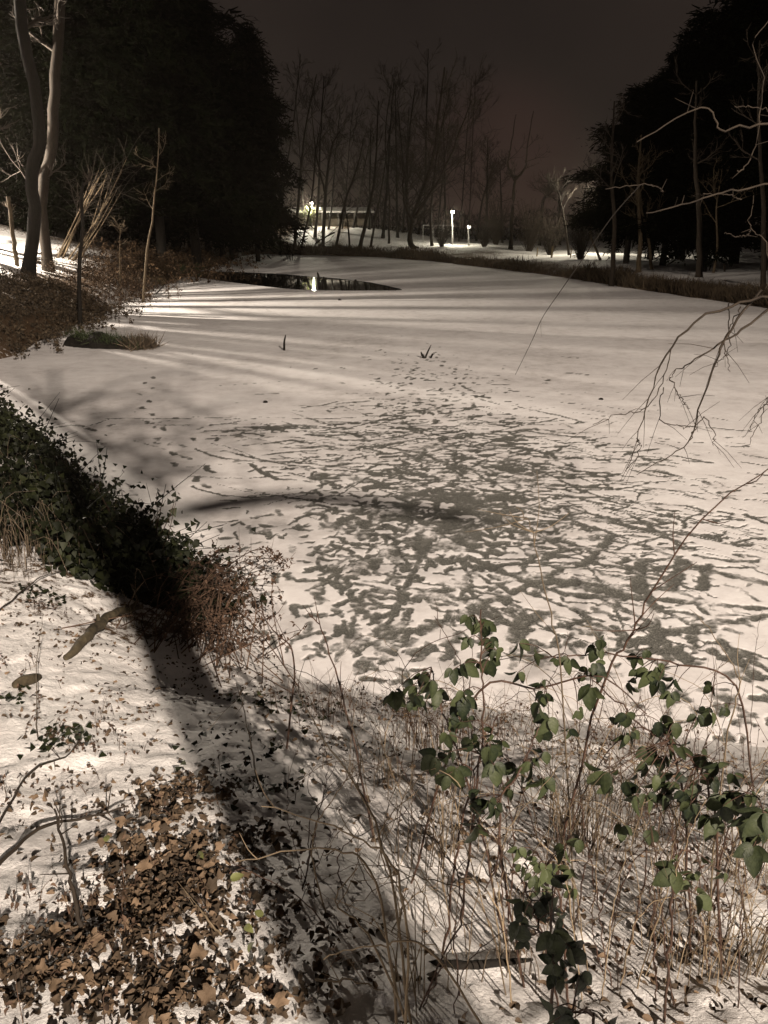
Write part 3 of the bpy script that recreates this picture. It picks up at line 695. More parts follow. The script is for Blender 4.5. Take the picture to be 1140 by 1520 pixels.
def scrub(name, label, pts, n, m, hh=(.3, .9), leaf=.09, cat=None, jit=.8, nl=10, origin=None, stem_r=.006, kind='stuff', leafm=None, sprd=.5):
    """arching dead stems carrying small withered leaves, scattered round ground points; one object"""
    mb = MB(); lp = []; la = []
    pts = np.array(pts); 
    for _ in range(n):
        c = pts[R.integers(len(pts))]; x, y = c[0]+R.normal(0, jit), c[1]+R.normal(0, jit)
        z = max(hz(x, y), 0) if len(c) < 4 else c[3]
        h_ = R.uniform(*hh)*(c[2] if len(c) > 2 else 1); a = R.uniform(0, 6.283); o_ = np.array([math.cos(a), math.sin(a), 0])*h_*R.uniform(.2, 1.1)*sprd*2
        p = np.array([x, y, z-.03]); P = bez([p, p+o_*.35+(0, 0, h_*.8), p+o_+(0, 0, h_*R.uniform(.4, 1))], 7); mb.tube(P, np.linspace(stem_r, stem_r*.4, 7), 3)
        k = R.integers(2, 7, nl); lp.append(P[k]+R.normal(0, leaf*.5, (nl, 3))); la.append(R.normal(0, 1, (nl, 3))+(0, 0, -.4))
    if nl:
        lp = np.concatenate(lp); mb.leaves(*(LEAF_CURL), lp, np.concatenate(la), runit(len(lp)), R.uniform(leaf*.6, leaf*1.3, len(lp)))
    return tag(mb.build(name, M[m]), label, cat, kind=kind)
pts = [T(px, py)[:2] for px, py in [(150, 390), (180, 400), (200, 420), (170, 430), (150, 445), (220, 405), (130, 425), (190, 440), (240, 400), (160, 410), (180, 415)]]
scrub('bracken', 'russet dead bracken and leaves on the left bank below the lit rods', pts, 900, 'bracken', (.2, 1.0), .085, 'undergrowth', 1.0, 7)
pts = [T(px, py)[:2] for px, py in [(250, 392), (280, 385), (310, 382), (340, 376), (300, 390), (265, 400), (235, 412), (360, 372)]]
scrub('dark_undergrowth', 'dim brown undergrowth on the left shore towards the conifers', pts, 600, 'bracken', (.3, 1.2), .16, 'undergrowth', 2.2, 10)
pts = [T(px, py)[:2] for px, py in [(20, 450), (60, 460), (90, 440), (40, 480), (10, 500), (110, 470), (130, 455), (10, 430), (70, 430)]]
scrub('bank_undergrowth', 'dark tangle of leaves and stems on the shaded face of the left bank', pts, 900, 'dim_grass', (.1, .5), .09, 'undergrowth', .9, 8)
# fallen branches on the left bank and shore
for i, (q, r_, lab) in enumerate([([(160, 392), (200, 420), (222, 438)], .035, 'fallen branch sloping down the bank through the russet bracken'),
                    ([(215, 405), (240, 385), (262, 372)], .03, 'bare stick lying against the undergrowth above the far left shore'),
                    ([(232, 440), (262, 412), (290, 408)], .03, 'dead branch lying on the ice edge below the bracken'),
                    ([(30, 432), (80, 455), (128, 480)], .04, 'long fallen branch across the dark face of the left bank')]):
    P = [T(*p)+(0, 0, .12+.1*k) for k, p in enumerate(q)]; mb = MB(); mb.tube(bez(P, 12), np.linspace(r_, r_*.4, 12), 5)
    for _ in range(5):
        k = R.uniform(.3, .9); c = P[1]+(P[2]-P[1])*k; f = R.normal(0, .35, 3)+(0, 0, .2); mb.tube([c, c+f*.5, c+f], [.014, .01, .006], 4)
    tag(mb.build('fallen_branch', M['bark'], origin=P[0]), lab, 'branch')

# grass fringe and reeds on the banks
def fringe(name, label, segs, n, hh, wd, m, sp=1.0, Ymax=1):
    pos = []; 
    for _ in range(n):
        (ax_, ay_), (bx_, by_) = segs[R.integers(len(segs))]; t = R.random(); px, py = ax_+(bx_-ax_)*t, ay_+(by_-ay_)*t
        c = G(px, py); out = abs(R.normal(0, sp)); th = math.atan2(c[1], c[0]); pos.append((c[0]+R.normal(0, .4), c[1]+out))
    pos = np.array(pos); z = hgt(pos[:, 0], pos[:, 1]); k = z > -.02; pos = np.c_[pos, z][k]; n = len(pos)
    hs = np.clip(.15+1.9*(fbm(pos[:, 0]*.35, pos[:, 1]*.35, 3)-.22), .25, 1.5); mb = MB(); ax = R.normal(0, .36, (n, 3))+(0, 0, 1)
    tv = np.array([(-.5*wd, 0, 0), (.5*wd, 0, 0), (.3*wd, .6, 0), (-.3*wd, .6, 0), (0, 1, .25)]); tf = [np.array([(0, 1, 2, 3)]), np.array([(3, 2, 4)])]
    mb.leaves(tv, tf, pos, ax, runit(n, -.2, .2), R.uniform(*hh, n)*hs); return tag(mb.build(name, M[m]), label, 'grass', kind='stuff')
S1 = [((372, 377), (450, 379)), ((450, 379), (560, 382)), ((560, 382), (640, 388)), ((640, 388), (800, 407))]
fringe('shore_grass', 'rough dead grass along the far shore below the bare trees', S1, 16000, (.2, .8), .10, 'dim_grass', 2.2)
S2 = [((800, 407), (960, 432)), ((960, 432), (1140, 458)), ((1100, 452), (1300, 485))]
fringe('reed_fringe', 'dark reeds and grass along the right shore', S2, 16000, (.25, .9), .06, 'dim_grass', 1.8)
fringe('left_shore_grass', 'dim grass along the left shore below the conifers', [((222, 432), (310, 398)), ((310, 398), (372, 378))], 5000, (.2, .6), .07, 'evergreen', 1.2)
# pale stakes on the right bank
for px, pb, pt, Y, r_, lab in [(818, 386, 365, 71, .09, 'pale upright stake in the bright snow strip'), (796, 385, 367, 74, .06, 'shorter stake left of the pale one, among dry grass'),
                               (846, 388, 368, 70, .05, 'thin dark stake right of the pale one'), (1073, 418, 392, 49, .07, 'thin post beside the snow patch at the far right')]:
    a = At(px, pb, Y); a[2] = hz(a[0], Y)-.1; c = At(px+2, pt, Y); mb = MB(); mb.tube(bez([a, (a+c)/2+(.03, 0, 0), c], 6), [r_, r_*.95, r_, r_*.9, r_*.85, r_*.7], 7, cap=True)
    tag(mb.build('stake', M['wood' if 'pale' in lab else 'bark'], origin=a), lab, 'stake')
FW = []
k = 16000; px_ = R.uniform(-140, 1400, k); Yf = R.uniform(132, 150, k); xf = (px_-CX)/F*Yf*CP; hf = R.random(k)**1.3*(2.6+3.2*fbm(px_*.02, px_*0+3, 3))
z_ = hgt(xf, Yf)+hf; mb = MB(); mb.leaves(np.array([(-.12, 0, 0), (.12, 0, 0), (.03, 1, .1)]), [np.array([(0, 1, 2)])], np.c_[xf, Yf, z_], R.normal(0, .7, (k, 3))+(0, 0, 1), runit(k), R.uniform(.4, 1.1, k))
for _ in range(260):
    j = R.integers(k); b_ = np.array([xf[j], Yf[j], hgt(xf[j:j+1], Yf[j:j+1])[0]]); mb.tube([b_, b_+(R.normal(0, .3), 0, R.uniform(2, 4)), b_+(R.normal(0, .8), 0, R.uniform(4, 7))], [.09, .06, .02], 4)
tag(mb.build('far_thicket', M['bark_dark']), 'dark belt of scrub and hedging closing the view beyond the far shore', 'thicket', kind='stuff')
# rail fence by the lamps
x0 = At(628, 352, 104); x1 = At(672, 352, 104); z0 = hz(x0[0], 104); root = empty('rail_fence', (x0[0], 104, z0), 'low metal rail fence behind the tall bright street lamp', 'fence')
mb = MB(); mb.tube([(x0[0], 104, z0+2.0), (x1[0], 104, z0+2.0)], .03, 5); mb.build('rail', M['metal'], root, (x0[0], 104, z0))
for k in range(4):
    x = x0[0]+(x1[0]-x0[0])*k/3; mb = MB(); mb.tube([(x, 104, z0-.4), (x, 104, z0+2.05)], .035, 6, cap=True); mb.build('post', M['metal'], root, (x0[0], 104, z0))

# pavilion with a snowy low roof
Y = 130; a = At(428, 345, Y); c = At(556, 345, Y); z0 = hz((a[0]+c[0])/2, Y); zt = At(500, 327, Y)[2]; wd = c[0]-a[0]; xm = (a[0]+c[0])/2; hh = max(zt-z0, 2.4)
o_ = (xm, Y, z0); root = empty('pavilion', o_, 'low open-sided pavilion with a shallow snow-covered roof beyond the far shore', 'shelter')
mb = MB(); v = [(xm-wd/2, Y-3, z0+hh-.25), (xm+wd/2, Y-3, z0+hh-.25), (xm+wd/2, Y+3, z0+hh-.25), (xm-wd/2, Y+3, z0+hh-.25), (xm-wd/2+.8, Y, z0+hh+.35), (xm+wd/2-.8, Y, z0+hh+.35)]
v2 = [(p[0], p[1], p[2]-.22) for p in v[:4]]
mb.add(v+v2, [np.array([(0, 1, 5, 4), (2, 3, 4, 5), (0, 6, 7, 1), (2, 8, 9, 3), (1, 7, 8, 2), (3, 9, 6, 0), (6, 9, 8, 7)]), np.array([(1, 2, 5), (3, 0, 4)])]); mb.build('roof', M['roof_snow'], root, o_, smooth=False)
mb = MB(); mb.box((xm, Y+2.4, z0+hh/2-.3), (wd-1.2, .12, hh-.7)); mb.build('back_wall', M['panel'], root, o_, smooth=False)
for k in range(6):
    mb = MB(); mb.box((xm-wd/2+.6+(wd-1.2)*k/5, Y-2.4, z0+(hh-.5)/2-.2), (.16, .16, hh-.1)); mb.build('post', M['rail'], root, o_, smooth=False)

# ================================================================== THINGS IN THE ICE
def stub(paths, z_, r_, label, m='bark_dark', name='stick', cat='stick'):
    o_ = G(*paths[0][0]); mb = MB()
    for q in paths:
        b = G(*q[0]); P = [At(px, py, b[1]+.02*i) for i, (px, py) in enumerate(q)]; P[0][2] = -.05
        mb.tube(bez(P, 7), r_*np.array([1.1, 1, 1, .9, .8, .65, .35]), 6)
    return tag(mb.build(name, M[m], origin=o_), label, cat)
stub([[(422, 521), (422, 508), (424, 497)]], 0, .035, 'short upright dark stick frozen into the ice left of centre')
stub([[(630, 532), (635, 522), (640, 512)], [(630, 532), (626, 526), (625, 522)], [(638, 532), (642, 526), (645, 525)]], 0, .028, 'slanting forked stick frozen into the ice right of centre')
stub([[(474, 425), (473, 412), (471, 404)], [(477, 425), (479, 416), (481, 411)]], 0, .09, 'pair of broken branches standing in the open water')
stub([[(527, 424), (527, 418), (529, 415)]], 0, .1, 'small dark stump poking out of the open water')
rng_ = [(394, 598, .05, 'single dark pebble-sized lump on the ice left of centre'), (892, 594, .05, 'small dark lump on the ice right of centre'), (504, 446, .08, 'dark speck of debris near the front edge of the open water')]
for px, py, r_, lab in rng_:
    b = G(px, py, .0); mb = MB(); n = 8; prof = [(.0, 1), (.5, 1.05), (.9, .6), (1.05, .05)]
    mb.tube([b+(0, 0, z*r_) for z, _ in prof], [k*r_ for _, k in prof], n, cap=True); tag(mb.build('clod', M['bark_dark'], origin=b), lab, 'clod')

# grassy tussock frozen in by the left shore
b = (G(90, 512)+G(215, 520))/2; root = empty('islet', b, 'low dark islet with a tuft of grass on its right end, by the left shore', 'islet')
mb = MB(); a = G(88, 516); c = G(212, 521)
n = 26; m2 = 12; vs = []
for i in range(n):
    t = i/(n-1); x = a[0]+(c[0]-a[0])*t; y = a[1]+(c[1]-a[1])*t+.55; w_ = .58*math.sin(math.pi*min(max(t, .015), .985))**.35; hgt_ = (.52-.3*t+.06*math.sin(t*19))*math.sin(math.pi*min(max(t, .01), .985))**.3
    for j in range(m2):
        an = math.pi*j/(m2-1); vs.append((x+R.normal(0, .02), y-w_*math.cos(an)+R.normal(0, .03), -.05+hgt_*math.sin(an)**.6+R.normal(0, .02)))
ix = np.arange(n*m2).reshape(n, m2); mb.add(vs, np.stack([ix[:-1, :-1], ix[1:, :-1], ix[1:, 1:], ix[:-1, 1:]], -1).reshape(-1, 4)); mb.build('peat_mound', M['bark_dark'], root, b)
mb = MB(); k = 1500; t = R.random(k)**.6; pp = np.c_[a[0]+(c[0]-a[0])*t, a[1]+.5+(c[1]-a[1])*t+R.normal(0, .28, k), .35-.28*t+R.uniform(-.05, .05, k)]
tv = np.array([(-.04, 0, 0), (.04, 0, 0), (0, 1, .3)]); mb.leaves(tv, [np.array([(0, 1, 2)])], pp, R.normal(0, .6, (k, 3))+(0.1, -.3, .7), runit(k), R.uniform(.1, .34, k)); mb.build('grass', M['evergreen'], root, b)
mb = MB(); k = 900; pp = np.c_[c[0]+R.normal(-.2, .22, k), c[1]+.4+R.normal(0, .22, k), R.uniform(0, .12, k)]
mb.leaves(tv, [np.array([(0, 1, 2)])], pp, R.normal(0, .5, (k, 3))+(0.2, -.2, .8), runit(k), R.uniform(.15, .5, k)); mb.build('dry_tuft', M['dry_grass'], root, b)

# ================================================================== THE TREE BEHIND THE CAMERA (it throws the broad shadow and its twigs hang in from the right)
bx, by = 1.90, -2.7; z0 = hz(bx, by); SB = np.array([bx, by, z0])
TREE = empty('overhanging_tree', SB, 'bare tree whose twigs hang in over the ice from the right edge', 'tree')
mb = MB(); W = [G(195, 790), G(300, 755), G(400, 741), G(480, 740), G(590, 752), G(700, 770)]
Q = [w_+(LA-w_)*tt for w_, tt in zip(W, (.345, .37, .39, .41, .43, .45))]
B0 = T(230, 905); Q0 = B0+(LA-B0)*((by-B0[1])/(LA[1]-B0[1]))
C = bez([(bx, by, z0-.4), (bx+.02, by, z0+1.0), Q0]+Q, 50)
mb.tube(C[:16], np.linspace(.22, .18, 16), 14); mb.build('trunk', M['bark'], TREE, SB); mb = MB(); mb.tube(C[15:], np.interp(np.arange(35), [0, 3, 34], [.14, .115, .06]), 12); mb.build('limb', M['bark'], TREE, SB)
LIMB = C
mb = MB(); ST = bez([C[9], (2.2, -3.2, 5.5), (2.1, -3.8, 8), (2.6, -4.2, 11.5)], 24); mb.tube(ST, np.linspace(.11, .03, 24), 10)  # unseen upper stem and crown, added to dim the left ice
for i in range(40):
    tgp = G(R.uniform(0, 420), R.uniform(545, 745)); y_ = R.uniform(-6.5, -2); e = tgp+(LA-tgp)*((y_-tgp[1])/(LA[1]-tgp[1]))
    s_ = ST[np.argmin(np.abs(ST[:, 2]-(e[2]-R.uniform(.5, 2.0))))]; Pq = bez([s_, (s_+e)/2+R.normal(0, .25, 3), e], 9); mb.tube(Pq, np.linspace(.022, .010, 9), 5)
    for _ in range(7):
        j = R.integers(3, 9); d = R.normal(0, 1, 3)+(0, 0, .2); d *= R.uniform(.4, 1.3)/np.linalg.norm(d); mb.tube(bez([Pq[j], Pq[j]+d*.5+R.normal(0, .06, 3), Pq[j]+d], 5), [.013, .012, .010, .008, .005], 4)
mb.build('crown', M['bark'], TREE, SB)

# ================================================================== FOREGROUND GROWTH
def gz(x, y): return max(hz(x, y), 0)

# ---- ivy-covered bank on the left
edge = [(0, 640), (60, 690), (110, 740), (150, 790), (200, 830), (250, 870), (290, 905), (310, 960)]
pos = []; nn = []
EP = bez([G(px, py, .0)+(-.15, .1, 0) for px, py in edge], 60)[:, :2]
def bankpt(n, off, sp, zoff, zs, t0=0, t1=1):
    i = (R.uniform(t0, t1, n)*59).astype(int); p = EP[i]; tg = np.gradient(EP, axis=0)[i]; tg /= np.linalg.norm(tg, axis=1)[:, None]
    nr = np.c_[tg[:, 1], -tg[:, 0]]; o_ = off+R.normal(0, sp, n)
    q = p+nr*o_[:, None]*1.0
    z = np.maximum(hgt(q[:, 0], q[:, 1]), 0)
    return np.c_[q, z+np.abs(R.normal(zoff, zs, n))], o_
tgm = EP[-1]-EP[0]; 
# land side is where the signed distance grows
test = bankpt(50, .8, .01, 0, .01)[0]; SGN = 1 if sdist(test[:, 0], test[:, 1]).mean() > 0 else -1
def ivy(n, off, sp, zo, zs, s, t0=0, t1=1):
    p, o_ = bankpt(n, SGN*off, sp, zo, zs, t0, t1); return p, R.uniform(*s, n)
mb = MB()
for n, off, sp, zo, zs, s, t0, t1 in [(9000, .35, .35, .12, .22, (.05, .09), 0, 1), (6000, .9, .35, .15, .2, (.05, .09), 0, .95), (2500, .1, .25, .05, .1, (.04, .07), 0, 1), (4000, .5, .3, .25, .16, (.05, .09), .3, .8)]:
    # clumped: keep leaves where a noise field is high
    p, sc_ = ivy(n*2, off, sp, zo, zs, s, t0, t1); k = fbm(p[:, 0]*1.8, p[:, 1]*1.8+p[:, 2], 2) > .42; p = p[k]; sc_ = sc_[k]
    mb.leaves(*IVY, p, R.normal(0, .6, (len(p), 3))+(.3, -.2, -.6), R.normal(0, .6, (len(p), 3))+(.2, -.4, .7), sc_)
for _ in range(260):
    p, _o = bankpt(1, SGN*.4, .4, .02, .02); p = p[0]; h_ = R.uniform(.12, .45); d = R.normal(0, .25, 3)+(.15, 0, 0)
    mb.tube(bez([p-(0, 0, .1), p+d*.4+(0, 0, h_*.7), p+d*1.3+(0, 0, h_*.7)], 6), np.linspace(.008, .003, 6), 3, rnd=0)
tag(mb.build('ivy_thicket', M['ivy']), 'dark glossy ivy smothering the steep bank on the left', 'ivy', kind='stuff')
# straw hanging over the bank
mb = MB()
for _ in range(420):
    p, _o = bankpt(1, SGN*R.uniform(.7, 1.7), .3, .02, .05, .1, 1); p = p[0]; h_ = R.uniform(.25, .8); a = R.normal(0, .5)
    d = np.array([R.uniform(-.2, .6), R.uniform(-.7, .1), 0])*h_
    mb.tube(bez([p-(0, 0, .05), p+d*.4+(0, 0, h_*.6), p+d+(0, 0, h_*R.uniform(.2, .8))], 7), np.linspace(.005, .0015, 7), 3)
tag(mb.build('bank_straw', M['dry_grass']), 'dry straw leaning over the ivy bank at the left edge', 'dry grass', kind='stuff')
# fine leafy sprays sticking out over the ice
for i, (px, py, zz, lab) in enumerate([(120, 735, .6, 'leafy spray sticking up over the ice at the top of the ivy'), (165, 760, .55, 'wispy leafy twig right of the topmost ivy spray'), (190, 805, .55, 'upright dark twig where the branch shadow meets the ivy bank')]):
    b = G(px, py+30, zz); b[2] = gz(b[0], b[1]); mb = MB(); lp = []; root = empty('ivy_spray', b, lab, 'twig')
    for _ in range(14):
        e = b+np.array([R.uniform(-.35, .6), R.normal(0, .3), R.uniform(.45, 1.0)]); P = bez([b, (b+e)/2+R.normal(0, .08, 3), e], 7); mb.tube(P, np.linspace(.006, .002, 7), 3); lp += [P[j]+R.normal(0, .03, 3) for j in R.integers(2, 7, 12)]
    mb.build('stems', M['bramble_cane'], root, b); m2 = MB(); lp = np.array(lp); m2.leaves(*IVY, lp, R.normal(0, 1, (len(lp), 3)), runit(len(lp)), R.uniform(.03, .06, len(lp))); m2.build('leaves', M['ivy'], root, b)

# ---- the reddish dead bush leaning over the ice
b = T(300, 975); root = empty('dead_bush', b, 'tangled reddish-brown dead bush leaning over the ice beside the ivy bank', 'bush')
st = MB(); lp = []
tips = [(420, 835, .25), (375, 820, .35), (330, 830, .4), (345, 860, .4), (380, 900, .2), (390, 950, .2), (300, 850, .5), (270, 880, .5), (350, 920, .3), (370, 960, .3), (330, 960, .4), (280, 930, .5)]
for _ in range(70):
    px, py, z = tips[R.integers(len(tips))]; e = G(px+R.normal(0, 14), py+R.normal(0, 14), z*R.uniform(.8, 1.5)); s = b+np.array([R.normal(0, .35), R.normal(0, .25), 0]); s[2] = gz(s[0], s[1])-.05
    P = bez([s, (s+e)/2+(R.normal(0, .12), R.normal(0, .1), R.uniform(.1, .35)), e], 10); st.tube(P, np.linspace(.006, .002, 10), 3)
    for _ in range(5):
        j = R.integers(4, 10); f = R.normal(0, .10, 3); st.tube([P[j], P[j]+f*.6, P[j]+f+(0, 0, -.02)], [.0025, .002, .0012], 3); lp += [P[j]+f*R.uniform(.3, 1) for _ in range(3)]
st.build('stems', M['reddish'], root, b); lp = np.array(lp); m2 = MB(); m2.leaves(*LEAF_CURL, lp, R.normal(0, 1, (len(lp), 3)), runit(len(lp)), R.uniform(.02, .045, len(lp))); m2.build('leaves', M['reddish'], root, b)
# the curling dead spray above it
mb = MB(); P = bez([G(250, 880, .5), G(300, 868, .6), G(345, 835, .6), G(385, 815, .5), G(420, 833, .35)], 16); mb.tube(P, np.linspace(.009, .003, 16), 4); b = P[0]
for _ in range(30):
    j = R.integers(4, 16); f = R.normal(0, .09, 3); mb.tube([P[j], P[j]+f*.5, P[j]+f], [.003, .002, .001], 3)
lp = P[R.integers(12, 16, 40)]+R.normal(0, .035, (40, 3)); mb.leaves(*LEAF_CURL, lp, R.normal(0, 1, (40, 3)), runit(40), .04)
tag(mb.build('dead_spray', M['reddish'], origin=b), 'dead spray arching over the ice with a withered cluster at its tip', 'twig')

# ---- log and wood on the snow
P = [T(100, 985)+(0, 0, .03), T(130, 960)+(0, 0, .07), T(165, 935)+(0, 0, .11), T(212, 920)+(0, 0, .12)]; mb = MB(); Q = bez(P, 18)
mb.tube(Q+R.normal(0, .005, Q.shape), np.interp(np.linspace(0, 1, 18), [0, .2, .5, .8, 1], [.02, .032, .036, .03, .02]), 10, cap=True)
for j, f in [(9, (-.02, .05, .05)), (15, (.05, .05, .05))]: mb.tube([Q[j], Q[j]+np.array(f)*.6, Q[j]+f], [.02, .016, .012], 6)
tag(mb.build('rotten_log', M['log'], origin=P[0]), 'mossy broken log lying on snow at the foot of the ivy bank', 'log')
P = [T(22, 1022)+(0, 0, .02), T(60, 1012)+(0, 0, .03)]; mb = MB(); mb.tube(bez(P, 6), [.02, .035, .04, .035, .03, .02], 7, cap=True); tag(mb.build('wood_chunk', M['log'], origin=P[0]), 'stubby chunk of grey-brown wood on the snow at the left edge', 'wood')
P = [T(635, 1432)+(0, 0, .0), T(700, 1440)+(0, 0, .02), T(790, 1428)+(0, 0, .01)]; mb = MB(); mb.tube(bez(P, 10), [.007, .013, .012, .015, .011, .013, .011, .010, .008, .004], 8, cap=True); tag(mb.build('fallen_branch', M['bark_dark'], origin=P[0]), 'thick rotting branch on the ground at the bottom centre', 'branch')

# ---- loose twigs on the foreground snow
tw = [([(0, 1228), (50, 1160), (100, 1130), (122, 1110)], .006, 'bent twig at the left edge rising towards the upper right'), ([(0, 1290), (60, 1245), (120, 1222), (190, 1212)], .009, 'long dark twig lying from the left edge to the brown leaves'),
      ([(122, 1385), (110, 1340), (98, 1290)], .008, 'dark bare stem standing left of the brown leaf patch'), ([(0, 910), (60, 868), (95, 852)], .006, 'thin stick at the left edge below the ivy'),
      ([(56, 1100), (62, 1020), (74, 965)], .003, 'hair-thin upright stalk by the wood chunk'), ([(330, 1398), (300, 1370), (282, 1348)], .004, 'pale twig in the middle of the brown leaf patch'),
      ([(385, 1180), (372, 1125), (355, 1070)], .005, 'pale curved stalk rising inside the trunk shadow'), ([(470, 1465), (520, 1475), (570, 1480)], .004, 'thin twig lying at the right end of the trunk shadow')]
for q, r_, lab in tw:
    P = [T(*p) for p in q]; P = [p+(0, 0, .02+.03*(i % 2)+(.12*i if 'stand' in lab or 'upright' in lab or 'rising inside' in lab else 0)) for i, p in enumerate(P)]
    mb = MB(); Q = bez(P, 16); mb.tube(Q+R.normal(0, .003, Q.shape), np.linspace(r_, r_*.4, 16), 5)
    for _ in range(4): j = R.integers(5, 15); f = R.normal(0, .05, 3)+(0, 0, .03); mb.tube([Q[j], Q[j]+f], [r_*.4, r_*.2], 3)
    tag(mb.build('twig', M['twig' if r_ > .005 else 'straw'], origin=P[0]), lab, 'twig')

# ---- leaf litter
def litter(name, label, spots, m, tmpl, s, lift=.012, flat=.5, kind='stuff', cat='leaves'):
    pos = []
    for px, py, rx, ry, n in spots:
        c = T(px, py); k = R.normal(0, 1, (n, 2))*(rx, ry)*.7; pos.append(k+c[:2])
    pos = np.concatenate(pos); z = hgt(pos[:, 0], pos[:, 1])+R.uniform(0, lift*2, len(pos)); k = sdist(pos[:, 0], pos[:, 1]) > -.05
    pos = np.c_[pos, z][k]; n = len(pos); nr = R.normal(0, flat, (n, 3))+(0, 0, 1); a = R.uniform(0, 6.28, n); ax = np.c_[np.cos(a), np.sin(a), R.normal(.1, .25, n)]
    mb = MB(); mb.leaves(*tmpl, pos, ax, nr, R.uniform(*s, n)); return tag(mb.build(name, M[m]), label, cat, kind=kind)
litter('dead_leaves', 'withered brown leaves heaped on the snow at the lower left', [(250, 1330, .22, .30, 330), (270, 1180, .18, .16, 170), (300, 1470, .30, .14, 150), (60, 1420, .14, .14, 90), (240, 1250, .16, .2, 130), (150, 1480, .35, .08, 120), (380, 1250, .12, .1, 70)], 'dead_leaf', LOBED, (.014, .044), .010, .8)
litter('matted_leaves', 'matted curled brown leaves and bits filling the gaps of the leaf patch', [(250, 1330, .24, .34, 420), (270, 1180, .18, .16, 200), (290, 1460, .25, .12, 250), (60, 1430, .12, .12, 120)], 'dead_leaf', LEAF_CURL, (.010, .030), .015, 1.4)
litter('leaf_crumbs', 'small crumbled leaves sprinkled over the foreground snow', [(120, 1050, .7, .5, 230), (60, 1200, .4, .35, 150), (330, 1000, .5, .5, 220), (500, 1100, .5, .5, 180), (800, 1250, .7, .5, 380), (1000, 1450, .4, .3, 180), (450, 1380, .3, .2, 90), (600, 1050, .9, .5, 420), (100, 950, .8, .3, 300), (250, 1330, .3, .4, 260), (900, 1120, .8, .4, 350)], 'dead_leaf', LEAF_CURL, (.012, .036), .01, .9)
litter('ivy_sprigs', 'small dark green ivy sprigs lying on the snow at the left', [(60, 885, .12, .12, 60), (85, 1110, .12, .08, 50), (95, 1090, .08, .06, 40), (20, 1040, .05, .1, 30), (350, 1120, .25, .3, 60), (420, 1050, .3, .25, 90), (395, 1180, .15, .15, 40), (1110, 1180, .3, .2, 60)], 'ivy', IVY, (.02, .045), .03, .7)
for i, (px, py, s, az_, lab, m) in enumerate([
    (302, 1290, .075, 2.2, 'olive-green fallen leaf in the middle of the brown patch', 'green_leaf'), (343, 1318, .075, .4, 'pale green fallen leaf right of the brown patch, below the olive one', 'green_leaf'),
    (322, 1268, .05, 1.2, 'small green leaf just above the olive fallen leaf', 'green_leaf'), (392, 1372, .055, 2.8, 'top green leaf of the low sprig beside the brown patch', 'green_leaf'),
    (365, 1388, .06, 5.5, 'green leaf at the left of the low green sprig', 'green_leaf'), (378, 1412, .06, 4.3, 'green leaf at the bottom of the low green sprig', 'green_leaf'),
    (160, 1262, .06, 1.8, 'narrow green leaf standing at the upper left of the brown patch', 'green_leaf'), (190, 1230, .075, 3.4, 'large tan leaf near the top of the brown patch', 'dead_leaf'),
    (205, 1300, .08, .3, 'large curled brown leaf left of the olive one', 'dead_leaf'), (228, 1110, .04, .3, 'orange curled leaf at the shadow edge', 'dead_leaf'),
    (130, 1420, .085, 1.0, 'big tan leaf standing at the lower left of the brown patch', 'dead_leaf'), (300, 1440, .08, 2.0, 'rusty leaf at the bottom of the brown patch', 'dead_leaf'),
    (320, 1500, .08, 2.6, 'tan leaf at the bottom edge of the picture', 'dead_leaf'), (405, 1503, .07, .2, 'brown leaf alone on clean snow at the bottom edge', 'dead_leaf'), (232, 1030, .05, .2, 'small orange leaf where the trunk shadow begins', 'dead_leaf')]):
    b = T(px, py)+(0, 0, .035); mb = MB(); a = np.array([[math.cos(az_), math.sin(az_), .25]]); tp = LEAF if m == 'green_leaf' else LOBED
    mb.leaves(*tp, [b], a, np.array([[R.normal(0, .35), -.35, 1]]), s*.62, [.95 if m == 'green_leaf' else R.uniform(.5, 1)]); tag(mb.build('fallen_leaf', M[m], origin=b), lab, 'leaf')

